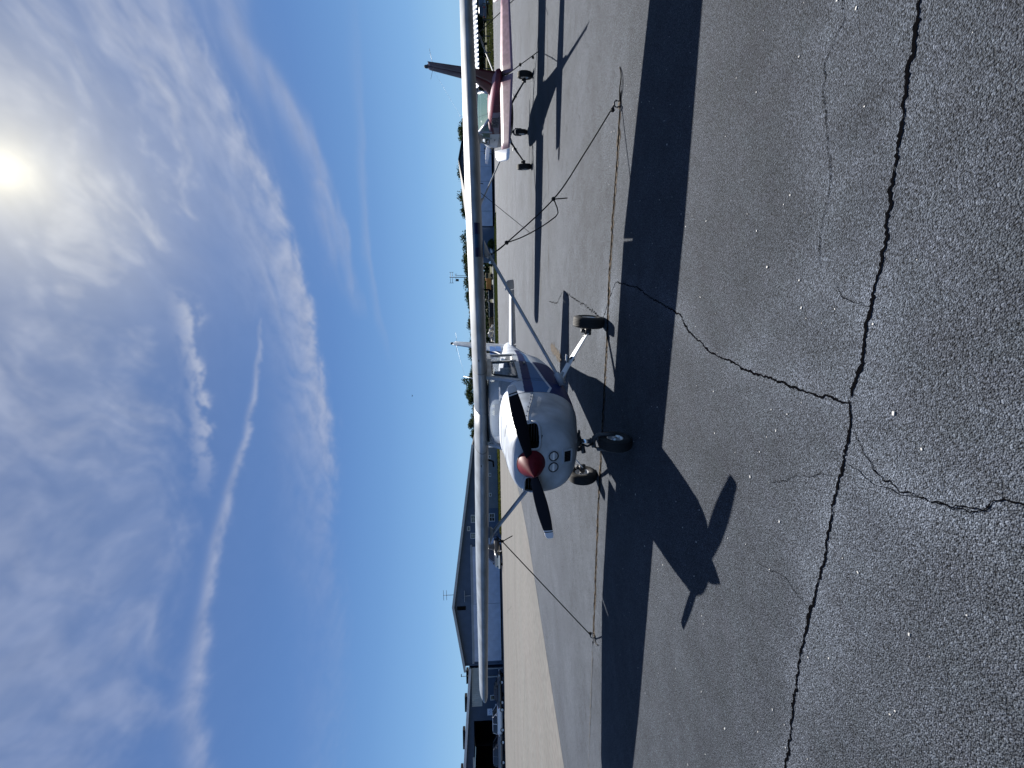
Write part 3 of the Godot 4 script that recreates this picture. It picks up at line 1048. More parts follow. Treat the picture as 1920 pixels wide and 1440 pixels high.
# ------------------------------------------------------------------ ground
var macro_a := noise(101, 0.35, 4)
var macro_b := noise(102, 0.05, 3)
var macro_c := noise(103, 2.2, 3)
const CRACKS := [
	[[1.46, -1.60, 1.19, -1.66, 0.97, -1.70, 0.70, -1.76, 0.50, -1.79, 0.35, -1.84, 0.20, -1.88, 0.04, -1.92, -0.09, -1.97], 0.0112],
	[[-0.09, -1.97, -0.22, -1.98, -0.40, -2.02, -0.62, -2.10, -0.89, -2.15, -1.14, -2.24, -1.34, -2.31, -1.57, -2.36, -2.18, -2.48, -3.0, -2.66, -4.2, -3.0], 0.0105],
	[[1.46, -1.60, 2.1, -1.5, 3.0, -1.42], 0.0095],
	[[1.25, -5.63, 1.01, -4.83, 0.80, -4.37, 0.56, -3.77, 0.41, -3.62, 0.21, -3.27, 0.06, -2.80, -0.01, -2.50, -0.09, -2.16, -0.11, -1.97], 0.0088],
	[[-0.22, -1.97, -0.33, -1.91, -0.40, -1.85, -0.45, -1.75, -0.46, -1.62, -0.46, -1.50, -0.44, -1.42, -0.41, -1.39, -0.40, -1.31, -0.36, -1.1, -0.38, -0.6], 0.0036],
	[[-0.39, -2.00, -0.45, -1.85, -0.47, -1.73, -0.46, -1.58, -0.47, -1.47, -0.43, -1.40], 0.0026],
	[[1.9, -1.95, 1.72, -1.97, 1.61, -1.98, 1.49, -2.09, 1.40, -2.10, 1.22, -2.09, 1.00, -2.06, 0.86, -2.08, 0.75, -2.13, 0.49, -2.15], 0.0028],
	[[0.87, -6.31, 1.00, -6.68, 1.23, -7.31, 1.66, -8.67, 1.95, -9.56], 0.012],
	[[1.25, -5.63, 1.1, -5.95, 0.87, -6.31], 0.010],
	[[1.95, -9.56, 1.8, -10.3, 2.09, -11.59], 0.0112],
	[[-0.46, -2.05, -0.50, -2.3, -0.62, -2.6], 0.002],
	[[0.30, -1.85, 0.36, -2.0, 0.45, -2.05], 0.002],
	[[-1.20, -2.26, -1.10, -2.45, -1.12, -2.7], 0.002],
]
var crack_lines := []

func wear(x: float, z: float) -> float:   # worn, paler ground beside the cracks
	var w := 0.0
	if z > -7.0 and absf(x) < 5.0:
		for c in crack_lines:
			var d := 9.0
			for i in range(0, c.size() - 1):
				var p := Geometry2D.get_closest_point_to_segment(Vector2(x, z), c[i], c[i + 1])
				d = minf(d, p.distance_to(Vector2(x, z)))
			w = maxf(w, exp(-d / 0.17))
	return w

func ground_tone(x: float, z: float) -> Color:
	var a := macro_a.get_noise_2d(x, z)
	var b := macro_b.get_noise_2d(x * 0.5, z)
	var c := macro_c.get_noise_2d(x, z)
	var v := 1.0 + 0.26 * a + 0.16 * b + 0.22 * c + 0.85 * wear(x, z) * (0.7 + 0.6 * a + 0.5 * c)
	# older, paler surfacing away from the camera, laid in long strips
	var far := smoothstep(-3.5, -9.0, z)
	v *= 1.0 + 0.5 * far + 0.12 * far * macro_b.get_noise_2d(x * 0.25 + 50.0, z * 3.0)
	# pale band and damp dark fringe along the old drain line
	var dl := absf(z + 6.28 - 0.257 * (x - 0.0))
	v *= 1.0 + 0.22 * exp(-pow(dl / 0.5, 2.0)) * (0.5 + a)
	return Color(0.129 * v, 0.145 * v, 0.169 * v)

func ground_sheet(called: String, pieces: Array, y: float, m: Material, tone: Callable) -> void:
	var am := ArrayMesh.new()
	for piece in pieces:
		var v := PackedVector3Array()
		var nn := PackedVector3Array()
		var c := PackedColorArray()
		var uv := PackedVector2Array()
		var ix := PackedInt32Array()
		for z in piece[1]:
			for x in piece[0]:
				v.append(Vector3(x, y, z)); nn.append(Vector3.UP); uv.append(Vector2(x, z)); c.append(tone.call(x, z))
		var w: int = piece[0].size()
		for j in piece[1].size() - 1:
			for i in w - 1:
				var k: int = j * w + i
				ix.append_array([k, k + 1, k + w, k + 1, k + w + 1, k + w])
		var arr := []
		arr.resize(Mesh.ARRAY_MAX)
		arr[Mesh.ARRAY_VERTEX] = v; arr[Mesh.ARRAY_NORMAL] = nn; arr[Mesh.ARRAY_COLOR] = c; arr[Mesh.ARRAY_TEX_UV] = uv; arr[Mesh.ARRAY_INDEX] = ix
		am.add_surface_from_arrays(Mesh.PRIMITIVE_TRIANGLES, arr)
	var o := MeshInstance3D.new()
	o.name = nm(called)
	o.mesh = am
	o.material_override = m
	o.set_meta("kind", "structure")
	o.set_meta("label", called.replace("_", " "))
	add_child(o)

func span(a: float, b: float, n: int) -> Array:
	var o := []
	for i in n + 1:
		o.append(lerpf(a, b, float(i) / n))
	return o

func ragged(flat: Array, step: float, amp: float) -> Array:
	var pts := []
	for i in range(0, flat.size(), 2):
		pts.append(Vector2(flat[i], flat[i + 1]))
	var out := []
	for i in pts.size() - 1:
		var a: Vector2 = pts[i]
		var b: Vector2 = pts[i + 1]
		var n := maxi(2, int(a.distance_to(b) / step))
		var side := (b - a).normalized().orthogonal()
		for k in n:
			var p := a.lerp(b, float(k) / n)
			out.append(p + side * amp * (macro_c.get_noise_2d(p.x * 4.0, p.y * 4.0) * 1.6 + rng.randf_range(-0.5, 0.5)))
	out.append(pts[-1])
	return out

func ribbon(st: SurfaceTool, pts: Array, width: float, y: float, rough: float) -> void:
	var l := []
	var r := []
	for i in pts.size():
		var d: Vector2 = (pts[mini(i + 1, pts.size() - 1)] - pts[maxi(i - 1, 0)]).normalized().orthogonal()
		var e := minf(1.0, minf(i, pts.size() - 1 - i) / 6.0 + 0.35)
		var w: float = width * e * (0.5 + rng.randf() * 0.7 * rough + 0.75 * rough * maxf(0.0, macro_c.get_noise_2d(pts[i].x * 2.0, pts[i].y * 2.0) + 0.25))
		l.append(Vector3(pts[i].x, y, pts[i].y) + Vector3(d.x, 0, d.y) * w * (0.3 + rng.randf() * 0.5))
		r.append(Vector3(pts[i].x, y, pts[i].y) - Vector3(d.x, 0, d.y) * w * (0.3 + rng.randf() * 0.5))
	for i in pts.size() - 1:
		quad(st, l[i], l[i + 1], r[i + 1], r[i])

func make_ground() -> void:
	for c in CRACKS:
		var pts := []
		for i in range(0, c[0].size(), 2):
			pts.append(Vector2(c[0][i], c[0][i + 1]))
		if c[1] > 0.0025 and c[0][1] > -6.0:
			crack_lines.append(pts)
	var tone := ground_tone
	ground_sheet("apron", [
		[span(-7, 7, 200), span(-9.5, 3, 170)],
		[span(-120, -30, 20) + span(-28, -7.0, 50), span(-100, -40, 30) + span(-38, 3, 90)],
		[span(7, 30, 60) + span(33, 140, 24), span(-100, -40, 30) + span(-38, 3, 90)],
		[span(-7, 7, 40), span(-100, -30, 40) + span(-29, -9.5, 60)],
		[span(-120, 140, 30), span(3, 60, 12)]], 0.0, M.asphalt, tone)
	ground_sheet("field", [
		[span(-1500, 1500, 24), [-1800.0, -900.0, -400.0, -200.0, -100.0]],
		[[-1500.0, -500.0, -120.0], [-100.0, 60.0, 500.0]],
		[[140.0, 500.0, 1500.0], [-100.0, 60.0, 500.0]],
		[[-120.0, 140.0], [60.0, 500.0]]], 0.0, M.field, func(_x, _z): return Color(0.07, 0.085, 0.035))
	# pale concrete taxi lane on the left, running back to the hangars
	var cst := begin(false)
	var zz := span(-66.0, -3.0, 90)
	for i in zz.size() - 1:
		var xr0 := edge_x(zz[i])
		var xr1 := edge_x(zz[i + 1])
		var n := 40
		for k in n:
			var f0 := float(k) / n
			var f1 := float(k + 1) / n
			var p := [Vector3(lerpf(xr0, -110, f0 * f0), 0.004, zz[i]), Vector3(lerpf(xr0, -110, f1 * f1), 0.004, zz[i]), Vector3(lerpf(xr1, -110, f1 * f1), 0.004, zz[i + 1]), Vector3(lerpf(xr1, -110, f0 * f0), 0.004, zz[i + 1])]
			for q in [0, 2, 1, 0, 3, 2]:
				var v := 1.0 + 0.10 * macro_a.get_noise_2d(p[q].x * 0.5, p[q].z * 0.6) + 0.12 * macro_b.get_noise_2d(p[q].x * 0.3, p[q].z * 4.0)
				st_color(cst, Color(0.128 * v, 0.126 * v, 0.122 * v))
				cst.set_uv(Vector2(p[q].x, p[q].z))
				cst.add_vertex(p[q])
	struct("taxi_lane", cst, M.concrete)
	# cracks
	for c in CRACKS:
		var st := begin(false)
		ribbon(st, ragged(c[0], 0.012 if c[0][1] > -6.0 else 0.05, 0.010 if c[0][1] > -6.0 else 0.03), c[1], 0.0035, 1.0)
		struct("pavement_crack", st, M.crack)
	# rust-stained drain line joining the tie-down anchors
	var dr := [3.5, -5.2, 3.25, -5.31, 2.69, -5.46, 2.13, -5.69, 1.37, -5.92, 0.48, -6.12, -0.63, -6.43, -1.86, -6.77, -3.01, -7.03, -4.05, -7.26, -4.3, -7.32]
	var ds := begin(false)
	ribbon(ds, ragged([3.2, -5.32, 2.69, -5.46, 2.13, -5.69, 1.37, -5.92, 0.48, -6.12, -0.63, -6.43, -1.86, -6.77, -3.01, -7.03, -4.05, -7.26], 0.03, 0.02), 0.10, 0.004, 0.6)
	struct("rust_stain", ds, M.rust)
	var dk := begin(false)
	ribbon(dk, ragged(dr, 0.03, 0.02), 0.028, 0.008, 0.9)
	struct("drain_seam", dk, M.crack)
	var fj := begin(false)
	ribbon(fj, ragged([-4.3, -7.32, -5.46, -7.57, -6.67, -7.83, -9.0, -8.4], 0.05, 0.03), 0.022, 0.009, 0.9)
	struct("surface_joint", fj, M.joint)
	var rs := begin(false)
	ribbon(rs, ragged([0.93, -11.5, 0.75, -10.8, 0.49, -9.8], 0.06, 0.04), 0.22, 0.004, 0.6)
	struct("rust_stain", rs, M.rust)
	# far joints in the surfacing on the right
	for l in [[2.0, -13.4, 12.0, -12.5, 24.0, -11.5], [2.5, -15.6, 14.0, -14.9, 30.0, -14.0], [3.0, -19.0, 16.0, -18.5, 34.0, -18.0], [2.4, -11.6, 9.0, -11.0]]:
		var js := begin(false)
		ribbon(js, ragged(l, 0.2, 0.05), 0.035, 0.0045, 0.8)
		struct("surface_joint", js, M.joint)
	for l in [[-13.0, -22.0, -30.0, -30.0, -50.0, -42.0], [-22.0, -52.0, -40.0, -50.0], [-12.0, -14.0, -20.0, -13.0, -34.0, -12.0], [-9.2, -30.0, -30.0, -36.0], [-18.0, -26.0, -17.5, -36.0, -24.0, -48.0]]:
		var js := begin(false)
		ribbon(js, ragged(l, 0.3, 0.06), 0.03, 0.0075, 0.8)
		struct("surface_joint", js, M.joint)
	# loose stones on the apron
	var chips := begin(false)
	for i in 260:
		var p := Vector3(rng.randf_range(-3.5, 3.5), 0.002, rng.randf_range(-6.0, -1.2))
		var s := rng.randf_range(0.0025, 0.007)
		if i < 40:
			s *= 1.6
		box(chips, p, Vector3(s * rng.randf_range(0.8, 2.0), s * 0.8, s), Basis(Vector3.UP, rng.randf() * TAU))
	var ch := put("loose_gravel", chips, M.chip)
	ch.set_meta("kind", "stuff")
	ch.set_meta("label", "pale loose stone chips scattered on the dark apron")
	ch.set_meta("category", "gravel")

func st_color(st: SurfaceTool, c: Color) -> void:
	st.set_color(c)

func edge_x(z: float) -> float:
	return line_at([Vector2(-66, -3.6), Vector2(-23.23, -5.98), Vector2(-19.44, -6.54), Vector2(-15.46, -7.62), Vector2(-10.6, -8.98), Vector2(-3.0, -11.2)], z)

# ------------------------------------------------------------------ ropes and anchors
func rope(called: String, pts: Array, r: float, label: String, group: String, knots := [], extra := []) -> void:
	var o := thing(called, label, "rope", Vector3.ZERO, 0.0, group)
	var st := begin()
	tube(st, pts, r, 7)
	put("line", st, M.rope, o)
	for e in extra:
		var se := begin()
		tube(se, e, r * 0.9, 7)
		put("loose_end", se, M.rope, o)
	for k in knots:
		var sk := begin()
		for q in 3:
			var c := []
			for i in 11:
				var t := TAU * i / 10.0
				c.append(k + Basis(Vector3(0.3, 1, 0.2 * q).normalized(), q * 1.1) * Vector3(cos(t) * r * 2.0, sin(t) * r * 2.0, (q - 1) * r * 1.3))
			tube(sk, c, r * 1.05, 6)
		put("knot", sk, M.rope, o)

func curve(ctrl: Array, n: int) -> Array:
	var c := Curve3D.new()
	for i in ctrl.size():
		var t: Vector3 = (ctrl[mini(i + 1, ctrl.size() - 1)] - ctrl[maxi(i - 1, 0)]) / 6.0
		c.add_point(ctrl[i], -t, t)
	var out := []
	for i in n + 1:
		out.append(c.sample_baked(c.get_baked_length() * i / n, true))
	return out

func anchor(at: Vector3, label: String) -> void:
	var o := thing("tie_down_anchor", label, "anchor", at, 0.0, "tie-down anchors in the apron")
	var st := begin()
	var c := []
	for i in 15:
		var t := TAU * i / 14.0
		c.append(Vector3(cos(t) * 0.04, 0.035 + sin(t) * 0.035, 0))
	tube(st, c, 0.008, 7)
	put("ring", st, M.dark_metal, o)
	var sp := begin()
	lathe(sp, [Vector2(0.001, 0.012), Vector2(0.05, 0.010), Vector2(0.06, -0.01)], Transform3D(Basis(Vector3.RIGHT, -PI / 2), Vector3.ZERO), 16)
	put("plate", sp, M.rust, o)

# ------------------------------------------------------------------ buildings
func panel(parent: Node3D, called: String, c: Vector3, size: Vector3, m: Material, label := "") -> MeshInstance3D:
	var st := begin(false)
	box(st, c, size)
	var o := put(called, st, m, parent)
	if label != "":
		o.set_meta("label", label)
	return o

func window(parent: Node3D, x0: float, x1: float, y0: float, y1: float, z: float, bars := 1) -> void:
	var st := begin(false)
	var w := 0.07
	box(st, Vector3((x0 + x1) / 2, y0, z + 0.03), Vector3(x1 - x0 + w, w, 0.06))
	box(st, Vector3((x0 + x1) / 2, y1, z + 0.03), Vector3(x1 - x0 + w, w, 0.06))
	box(st, Vector3(x0, (y0 + y1) / 2, z + 0.029), Vector3(w, y1 - y0 - w, 0.056))
	box(st, Vector3(x1, (y0 + y1) / 2, z + 0.029), Vector3(w, y1 - y0 - w, 0.056))
	for i in bars:
		box(st, Vector3(lerpf(x0, x1, (i + 1.0) / (bars + 1)), (y0 + y1) / 2, z + 0.027), Vector3(0.035, y1 - y0 - w, 0.044))
	if bars > 0:
		box(st, Vector3((x0 + x1) / 2, (y0 + y1) / 2, z + 0.025), Vector3(x1 - x0 - w, 0.035, 0.036))
	var f := put("window", st, M.trim, parent)
	panel(f, "pane", Vector3((x0 + x1) / 2, (y0 + y1) / 2, z + 0.008), Vector3(x1 - x0, y1 - y0, 0.012), M.dark_glass)

func big_hangar() -> void:
	var o := thing("aircraft_hangar", "large slate blue hangar with low gable roof and broad white sliding doors", "hangar", Vector3(-33, 0, -69))
	var X := func(x: float) -> float: return x + 33.0
	var st := begin(false)
	extrude(st, PackedVector2Array([Vector2(-9.2, 0), Vector2(23.5, 0), Vector2(23.5, 3.9), Vector2(0, 7.15), Vector2(-9.2, 5.65)]), -0.25, 0.0)
	put("front_wall", st, M.slate, o)
	for e in [[-9.08, 5.6], [23.38, 3.85]]:
		panel(o, "side_wall", Vector3(e[0], e[1] / 2, -20.2), Vector3(0.24, e[1], 39.8), M.slate)
	var rwl := begin(false)
	extrude(rwl, PackedVector2Array([Vector2(-9.0, 0), Vector2(23.3, 0), Vector2(23.3, 3.9), Vector2(0, 7.12), Vector2(-9.0, 5.65)]), -40.4, -40.15)
	put("rear_wall", rwl, M.slate, o)
	for e in [[Vector2(-9.7, 5.62), Vector2(0.0, 7.22)], [Vector2(0.0, 7.22), Vector2(24.1, 3.88)]]:
		var sr := begin(false)
		var t := Vector2(0, 0.16)
		extrude(sr, PackedVector2Array([e[0], e[1], e[1] + t, e[0] + t]), -41.0, 0.75)
		var roof := put("roof", sr, M.roof, o)
		var sf := begin(false)
		extrude(sf, PackedVector2Array([e[0] - Vector2(0, 0.16), e[1] - Vector2(0, 0.16), e[1] + Vector2(0, 0.19), e[0] + Vector2(0, 0.19)]), 0.753, 0.80)
		put("fascia", sf, M.fascia, roof)
	# door leaves on an overhead track
	var dx0: float = X.call(-41.6)
	var w := 17.3 / 4.0
	panel(o, "door_track", Vector3(dx0 + 8.65, 4.42, 0.10), Vector3(17.8, 0.3, 0.2), M.grey_steel)
	for i in 4:
		var d := panel(o, "hangar_door", Vector3(dx0 + w * (i + 0.5), 2.24, 0.07 + 0.05 * (i % 2)), Vector3(w - 0.03, 4.08, 0.05), M.door_white)
		panel(d, "door_seal", Vector3(dx0 + w * (i + 0.5), 0.11, 0.07 + 0.05 * (i % 2)), Vector3(w - 0.03, 0.16, 0.06), M.black)
		for k in 5:
			panel(d, "rib", Vector3(dx0 + w * i + w * (k + 0.5) / 5.0, 2.24, 0.105 + 0.05 * (i % 2)), Vector3(0.05, 4.0, 0.02), M.door_white)
	panel(o, "gable_vent", Vector3(X.call(-33.5), 6.05, 0.04), Vector3(0.55, 1.3, 0.08), M.black)
	panel(o, "flood_lamp_bracket", Vector3(X.call(-31.6), 5.1, 0.2), Vector3(0.08, 0.9, 0.08), M.grey_steel)
	panel(o, "flood_lamp_bracket", Vector3(X.call(-31.6), 5.55, 0.32), Vector3(1.7, 0.08, 0.1), M.grey_steel)
	# boarded grey lower wall on the right, with battens
	var gw := panel(o, "boarded_wall", Vector3(X.call(-14.1), 1.25, 0.03), Vector3(9.1, 2.5, 0.06), M.grey_board)
	for k in 22:
		panel(gw, "board_batten", Vector3(X.call(-18.5) + k * 0.42, 1.25, 0.075), Vector3(0.06, 2.5, 0.03), M.grey_board)
	for x in [-10.9, -13.6, -16.6]:
		window(o, X.call(x) - 0.22, X.call(x) + 0.22, 1.25, 1.55, 0.06, 0)
	window(o, X.call(-20.6), X.call(-19.45), 0.82, 1.62, 0.0, 1)
	window(o, X.call(-20.7), X.call(-19.6), 3.7, 4.35, 0.0, 1)
	window(o, X.call(-21.9), X.call(-21.3), 4.55, 4.95, 0.0, 0)
	window(o, X.call(-23.1), X.call(-22.3), 3.8, 4.45, 0.0, 1)
	panel(o, "side_door", Vector3(X.call(-23.6), 1.05, 0.03), Vector3(0.95, 2.1, 0.06), M.door_white)
	panel(o, "corner_post", Vector3(X.call(-42.05), 2.8, 0.05), Vector3(0.22, 5.6, 0.1), M.slate)
	var t := thing("roof_antenna", "thin television antenna with two crossbars on the big hangar ridge", "antenna", Vector3(-31.6, 7.0, -69.3))
	var sa := begin()
	tube(sa, [Vector3(0, 0, 0), Vector3(0, 1.75, 0)], 0.035, 6)
	put("mast", sa, M.dark_metal, t)
	for y in [1.25, 1.7]:
		var sb := begin()
		tube(sb, [Vector3(-0.75, y, 0), Vector3(0.75, y + 0.03, 0)], 0.03, 6)
		put("crossbar", sb, M.dark_metal, t)

func annex() -> void:
	var o := thing("hangar_annex", "low dark blue hangar with black open bay and pale eaves", "hangar", Vector3(-58, 0, -70))
	var roofy := func(x: float) -> float: return line_at([Vector2(-75, 5.4), Vector2(-64.5, 6.55), Vector2(-43.2, 5.0)], x)
	var pieces := [[-51.3, -43.2, 0.0, false], [-62.3, -51.3, 4.55, false], [-75.0, -62.3, 0.0, false]]
	for p in pieces:
		var xs := [p[0], p[1]]
		var poly := PackedVector2Array([Vector2(xs[0] + 58, p[2]), Vector2(xs[1] + 58, p[2]), Vector2(xs[1] + 58, roofy.call(xs[1]) - 0.1)])
		if xs[0] < -64.5 and xs[1] > -64.5:
			poly.append(Vector2(-6.5, 6.45))
		poly.append(Vector2(xs[0] + 58, roofy.call(xs[0]) - 0.1))
		var st := begin(false)
		extrude(st, poly, -0.2, 0.0)
		put("front_wall", st, M.slate_dark, o)
	panel(o, "side_wall", Vector3(14.7, 2.47, -12.6), Vector3(0.2, 4.94, 24.8), M.slate_dark)
	panel(o, "side_wall", Vector3(-16.9, 2.65, -12.6), Vector3(0.2, 5.3, 24.8), M.slate_dark)
	var rwl := begin(false)
	extrude(rwl, PackedVector2Array([Vector2(-16.95, 0), Vector2(14.75, 0), Vector2(14.75, 4.95), Vector2(-6.5, 6.5), Vector2(-16.95, 5.36)]), -25.3, -25.1)
	put("rear_wall", rwl, M.slate_dark, o)
	for e in [[Vector2(-6.5, 6.55), Vector2(15.1, 4.97)], [Vector2(-17.4, 5.36), Vector2(-6.5, 6.55)]]:
		var sr := begin(false)
		extrude(sr, PackedVector2Array([e[0], e[1], e[1] + Vector2(0, 0.14), e[0] + Vector2(0, 0.14)]), -25.6, 0.6)
		var roof := put("roof", sr, M.roof, o)
		var sf := begin(false)
		extrude(sf, PackedVector2Array([e[0] - Vector2(0, 0.2), e[1] - Vector2(0, 0.2), e[1] + Vector2(0, 0.17), e[0] + Vector2(0, 0.17)]), 0.603, 0.66)
		put("fascia", sf, M.fascia_pale, roof)
	for e in [[-44.85, 2.0], [-49.0, 2.3], [-54.4, 2.9], [-60.0, 2.6]]:
		panel(o, "ridge_vent", Vector3(e[0] + 58, roofy.call(e[0]) + 0.32, -0.9), Vector3(e[1], 0.36, 0.9), M.black)
	var aw := panel(o, "ribbed_cladding", Vector3(-46.1 + 58, 4.0, 0.03), Vector3(5.9, 1.55, 0.06), M.pale_steel)
	for k in 20:
		panel(aw, "rib", Vector3(-48.9 + 58 + k * 0.3, 4.0, 0.08), Vector3(0.10, 1.52, 0.05), M.pale_steel)
	for x in [-43.35, -44.6]:
		panel(o, "downpipe", Vector3(x + 58, 1.6, 0.08), Vector3(0.14, 3.2, 0.14), M.fascia)
	window(o, -48.2 + 58, -47.5 + 58, 1.15, 1.95, 0.0, 0)
	var sg := panel(o, "sign_board", Vector3(-50.0 + 58, 2.1, 0.04), Vector3(1.0, 0.75, 0.06), M.sign_white)
	var sq := begin()
	tube(sq, [Vector3(7.7, 2.25, 0.075), Vector3(7.9, 2.0, 0.075), Vector3(8.1, 2.2, 0.075), Vector3(8.3, 1.95, 0.075)], 0.03, 5)
	put("sign_mark", sq, M.mid_blue, sg)
	panel(o, "bay_header", Vector3(-59.5 + 58, 4.66, 0.06), Vector3(5.5, 0.3, 0.1), M.pale_steel)
	panel(o, "vane_pole", Vector3(-44.2 + 58, 5.6, 0.3), Vector3(0.05, 1.5, 0.05), M.dark_metal)
	panel(o, "vane_pole", Vector3(-44.05 + 58, 6.3, 0.3), Vector3(0.4, 0.12, 0.05), M.dark_metal)

func far_hangar() -> void:
	var o := thing("row_hangar", "low hangar with black gable roof and white door panels at right", "hangar", Vector3(32.7, 0, -67))
	var st := begin(false)
	extrude(st, PackedVector2Array([Vector2(-7.6, 0), Vector2(7.6, 0), Vector2(7.6, 3.5), Vector2(0, 4.95), Vector2(-7.6, 3.5)]), -0.2, 0.0)
	put("front_wall", st, M.slate_dark, o)
	for x in [-7.5, 7.5]:
		panel(o, "side_wall", Vector3(x, 1.7, -9.0), Vector3(0.2, 3.4, 17.6), M.slate_dark)
	panel(o, "rear_wall", Vector3(0, 1.7, -18), Vector3(15, 3.4, 0.2), M.slate_dark)
	for e in [[Vector2(-8.1, 3.45), Vector2(0, 5.0)], [Vector2(0, 5.0), Vector2(8.1, 3.45)]]:
		var sr := begin(false)
		extrude(sr, PackedVector2Array([e[0], e[1], e[1] + Vector2(0, 0.14), e[0] + Vector2(0, 0.14)]), -18.4, 0.5)
		put("roof", sr, M.roof_black, o)
	panel(o, "door_track", Vector3(-1.2, 2.95, 0.1), Vector3(16.6, 0.25, 0.2), M.grey_steel)
	for i in 7:
		var d := panel(o, "hangar_door", Vector3(-8.45 + i * 2.18, 1.55, 0.07 + 0.03 * (i % 2)), Vector3(2.14, 2.5, 0.05), M.door_white)
		panel(d, "plinth", Vector3(-8.45 + i * 2.18, 0.15, 0.07 + 0.03 * (i % 2)), Vector3(2.14, 0.28, 0.06), M.black)
	var l := thing("lean_to", "dark blue lean-to shed beside the white door panels", "shed", Vector3(21.0, 0, -67.3))
	panel(l, "wall", Vector3(0, 1.2, -2.0), Vector3(4.1, 2.4, 4.0), M.slate)
	panel(l, "roof", Vector3(0, 2.46, -2.0), Vector3(4.4, 0.1, 4.4), M.roof_black)
	panel(l, "wall_lamp", Vector3(-0.6, 0.55, 0.04), Vector3(0.14, 0.14, 0.08), M.white_trim)

# ------------------------------------------------------------------ vehicles
# side outline (x forward, y up), widths; built as rings along the length
func vehicle(called: String, label: String, at: Vector3, turn: float, kind: String, paint: Material) -> void:
	var o := thing(called, label, {"pickup": "pickup truck", "suv": "car", "sedan": "car"}[kind], at, turn, "vehicles parked in front of the hangars")
	var hood := {"sedan": 0.92, "suv": 1.05, "pickup": 1.12}[kind] as float
	var roof := {"sedan": 1.44, "suv": 1.72, "pickup": 1.82}[kind] as float
	var hl := 2.35 if kind != "pickup" else 2.7
	var wid := 0.90 if kind == "sedan" else 0.96
	var deck: float = {"sedan": 1.0, "suv": 1.1, "pickup": 1.1}[kind]
	var prof := [[-hl, 0.42, 0.62, 0.80], [-hl + 0.06, 0.34, deck * 0.86, 0.92], [-hl + 0.35, 0.26, deck, 1.0], [-0.9, 0.22, deck, 1.0], [0.6, 0.22, hood + 0.05, 1.0], [1.0, 0.22, hood + 0.02, 1.0], [hl - 0.5, 0.24, hood - 0.04, 0.97], [hl - 0.1, 0.28, hood - 0.14, 0.88], [hl, 0.36, hood - 0.32, 0.78]]
	var rings := []
	for i in 33:
		var c := table(prof, lerpf(-hl, hl, i / 32.0))
		var r := PackedVector3Array()
		for j in 20:
			var t := TAU * j / 20.0
			var xx: float = signf(cos(t)) * pow(absf(cos(t)), 0.35) * wid * c[3]
			var yy: float = (c[1] + c[2]) / 2 + signf(sin(t)) * pow(absf(sin(t)), 0.45) * (c[2] - c[1]) / 2
			if yy > 0.7:
				xx *= 0.96
			r.append(Vector3(c[0], yy, xx))
		rings.append(r)
	var st := begin()
	loft(st, rings, true, true, true)
	put("body", st, paint, o)
	var g0 := -hl + 0.25 if kind == "suv" else (-1.55 if kind == "sedan" else -1.0)
	var g1 := 1.05 if kind != "pickup" else 1.3
	var cab := begin()
	var cr := []
	for i in 7:
		var f := i / 6.0
		var x := lerpf(g0, g1, f)
		var y: float = lerpf(deck, roof, 1.0)
		var base := Vector2(g0 + 0.02, g1)
		cr.append(x)
	var levels := [[deck - 0.06, g0, g1, wid * 0.93], [lerpf(deck, roof, 0.5), g0 + (0.28 if kind == "sedan" else 0.06), g1 - 0.42, wid * 0.84], [roof - 0.06, g0 + (0.6 if kind == "sedan" else 0.14), g1 - 0.80, wid * 0.74], [roof, g0 + (0.75 if kind == "sedan" else 0.25), g1 - 0.95, wid * 0.66]]
	var lr := []
	for l in levels:
		var r := PackedVector3Array()
		for j in 24:
			var t := TAU * j / 24.0
			r.append(Vector3((l[1] + l[2]) / 2 + signf(cos(t)) * pow(absf(cos(t)), 0.3) * (l[2] - l[1]) / 2, l[0], signf(sin(t)) * pow(absf(sin(t)), 0.3) * l[3]))
		lr.append(r)
	loft(cab, lr.slice(0, 3), true, false, true)
	put("windows", cab, M.dark_glass, o)
	var rf := begin()
	loft(rf, lr.slice(2, 4), true, true, true)
	put("roof", rf, paint, o)
	var pil := begin(false)
	for sg in [1.0, -1.0]:
		for px in [[g1 - 0.02, g1 - 0.80], [lerpf(g0, g1, 0.48), lerpf(g0, g1, 0.47)], [g0 + 0.08, g0 + (0.62 if kind == "sedan" else 0.2)]]:
			tube(pil, [Vector3(px[0], deck - 0.02, sg * wid * 0.925), Vector3(px[1], roof - 0.05, sg * wid * 0.755)], 0.035, 6)
	put("pillars", pil, paint, o)
	for x in [-hl * 0.6, hl * 0.62]:
		for sg in [1.0, -1.0]:
			var w := begin()
			var xf := Transform3D(Basis.IDENTITY, Vector3(x, 0.33, sg * (wid - 0.10)))
			lathe(w, [Vector2(0.2, -0.1), Vector2(0.31, -0.1), Vector2(0.33, -0.06), Vector2(0.33, 0.06), Vector2(0.31, 0.1), Vector2(0.2, 0.1)], xf, 24)
			var wh := put("wheel", w, M.tyre, o)
			var rm := begin()
			lathe(rm, [Vector2(0.21, 0.085 * sg), Vector2(0.18, 0.06 * sg), Vector2(0.06, 0.07 * sg), Vector2(0.001, 0.09 * sg)], xf, 20)
			put("rim", rm, M.rim, wh)
	for sg in [1.0, -1.0]:
		var h := begin(false)
		box(h, Vector3(hl - 0.10, hood - 0.27, sg * wid * 0.66), Vector3(0.16, 0.14, 0.32))
		put("headlight", h, M.lamp_glass, o)
		var tl := begin(false)
		box(tl, Vector3(-hl + 0.08, deck - 0.2, sg * wid * 0.76), Vector3(0.12, 0.2, 0.16))
		put("tail_light", tl, M.red_lamp, o)
		var mi := begin(false)
		box(mi, Vector3(g1 - 0.2, deck + 0.08, sg * (wid + 0.08)), Vector3(0.12, 0.15, 0.2))
		put("mirror", mi, paint, o)
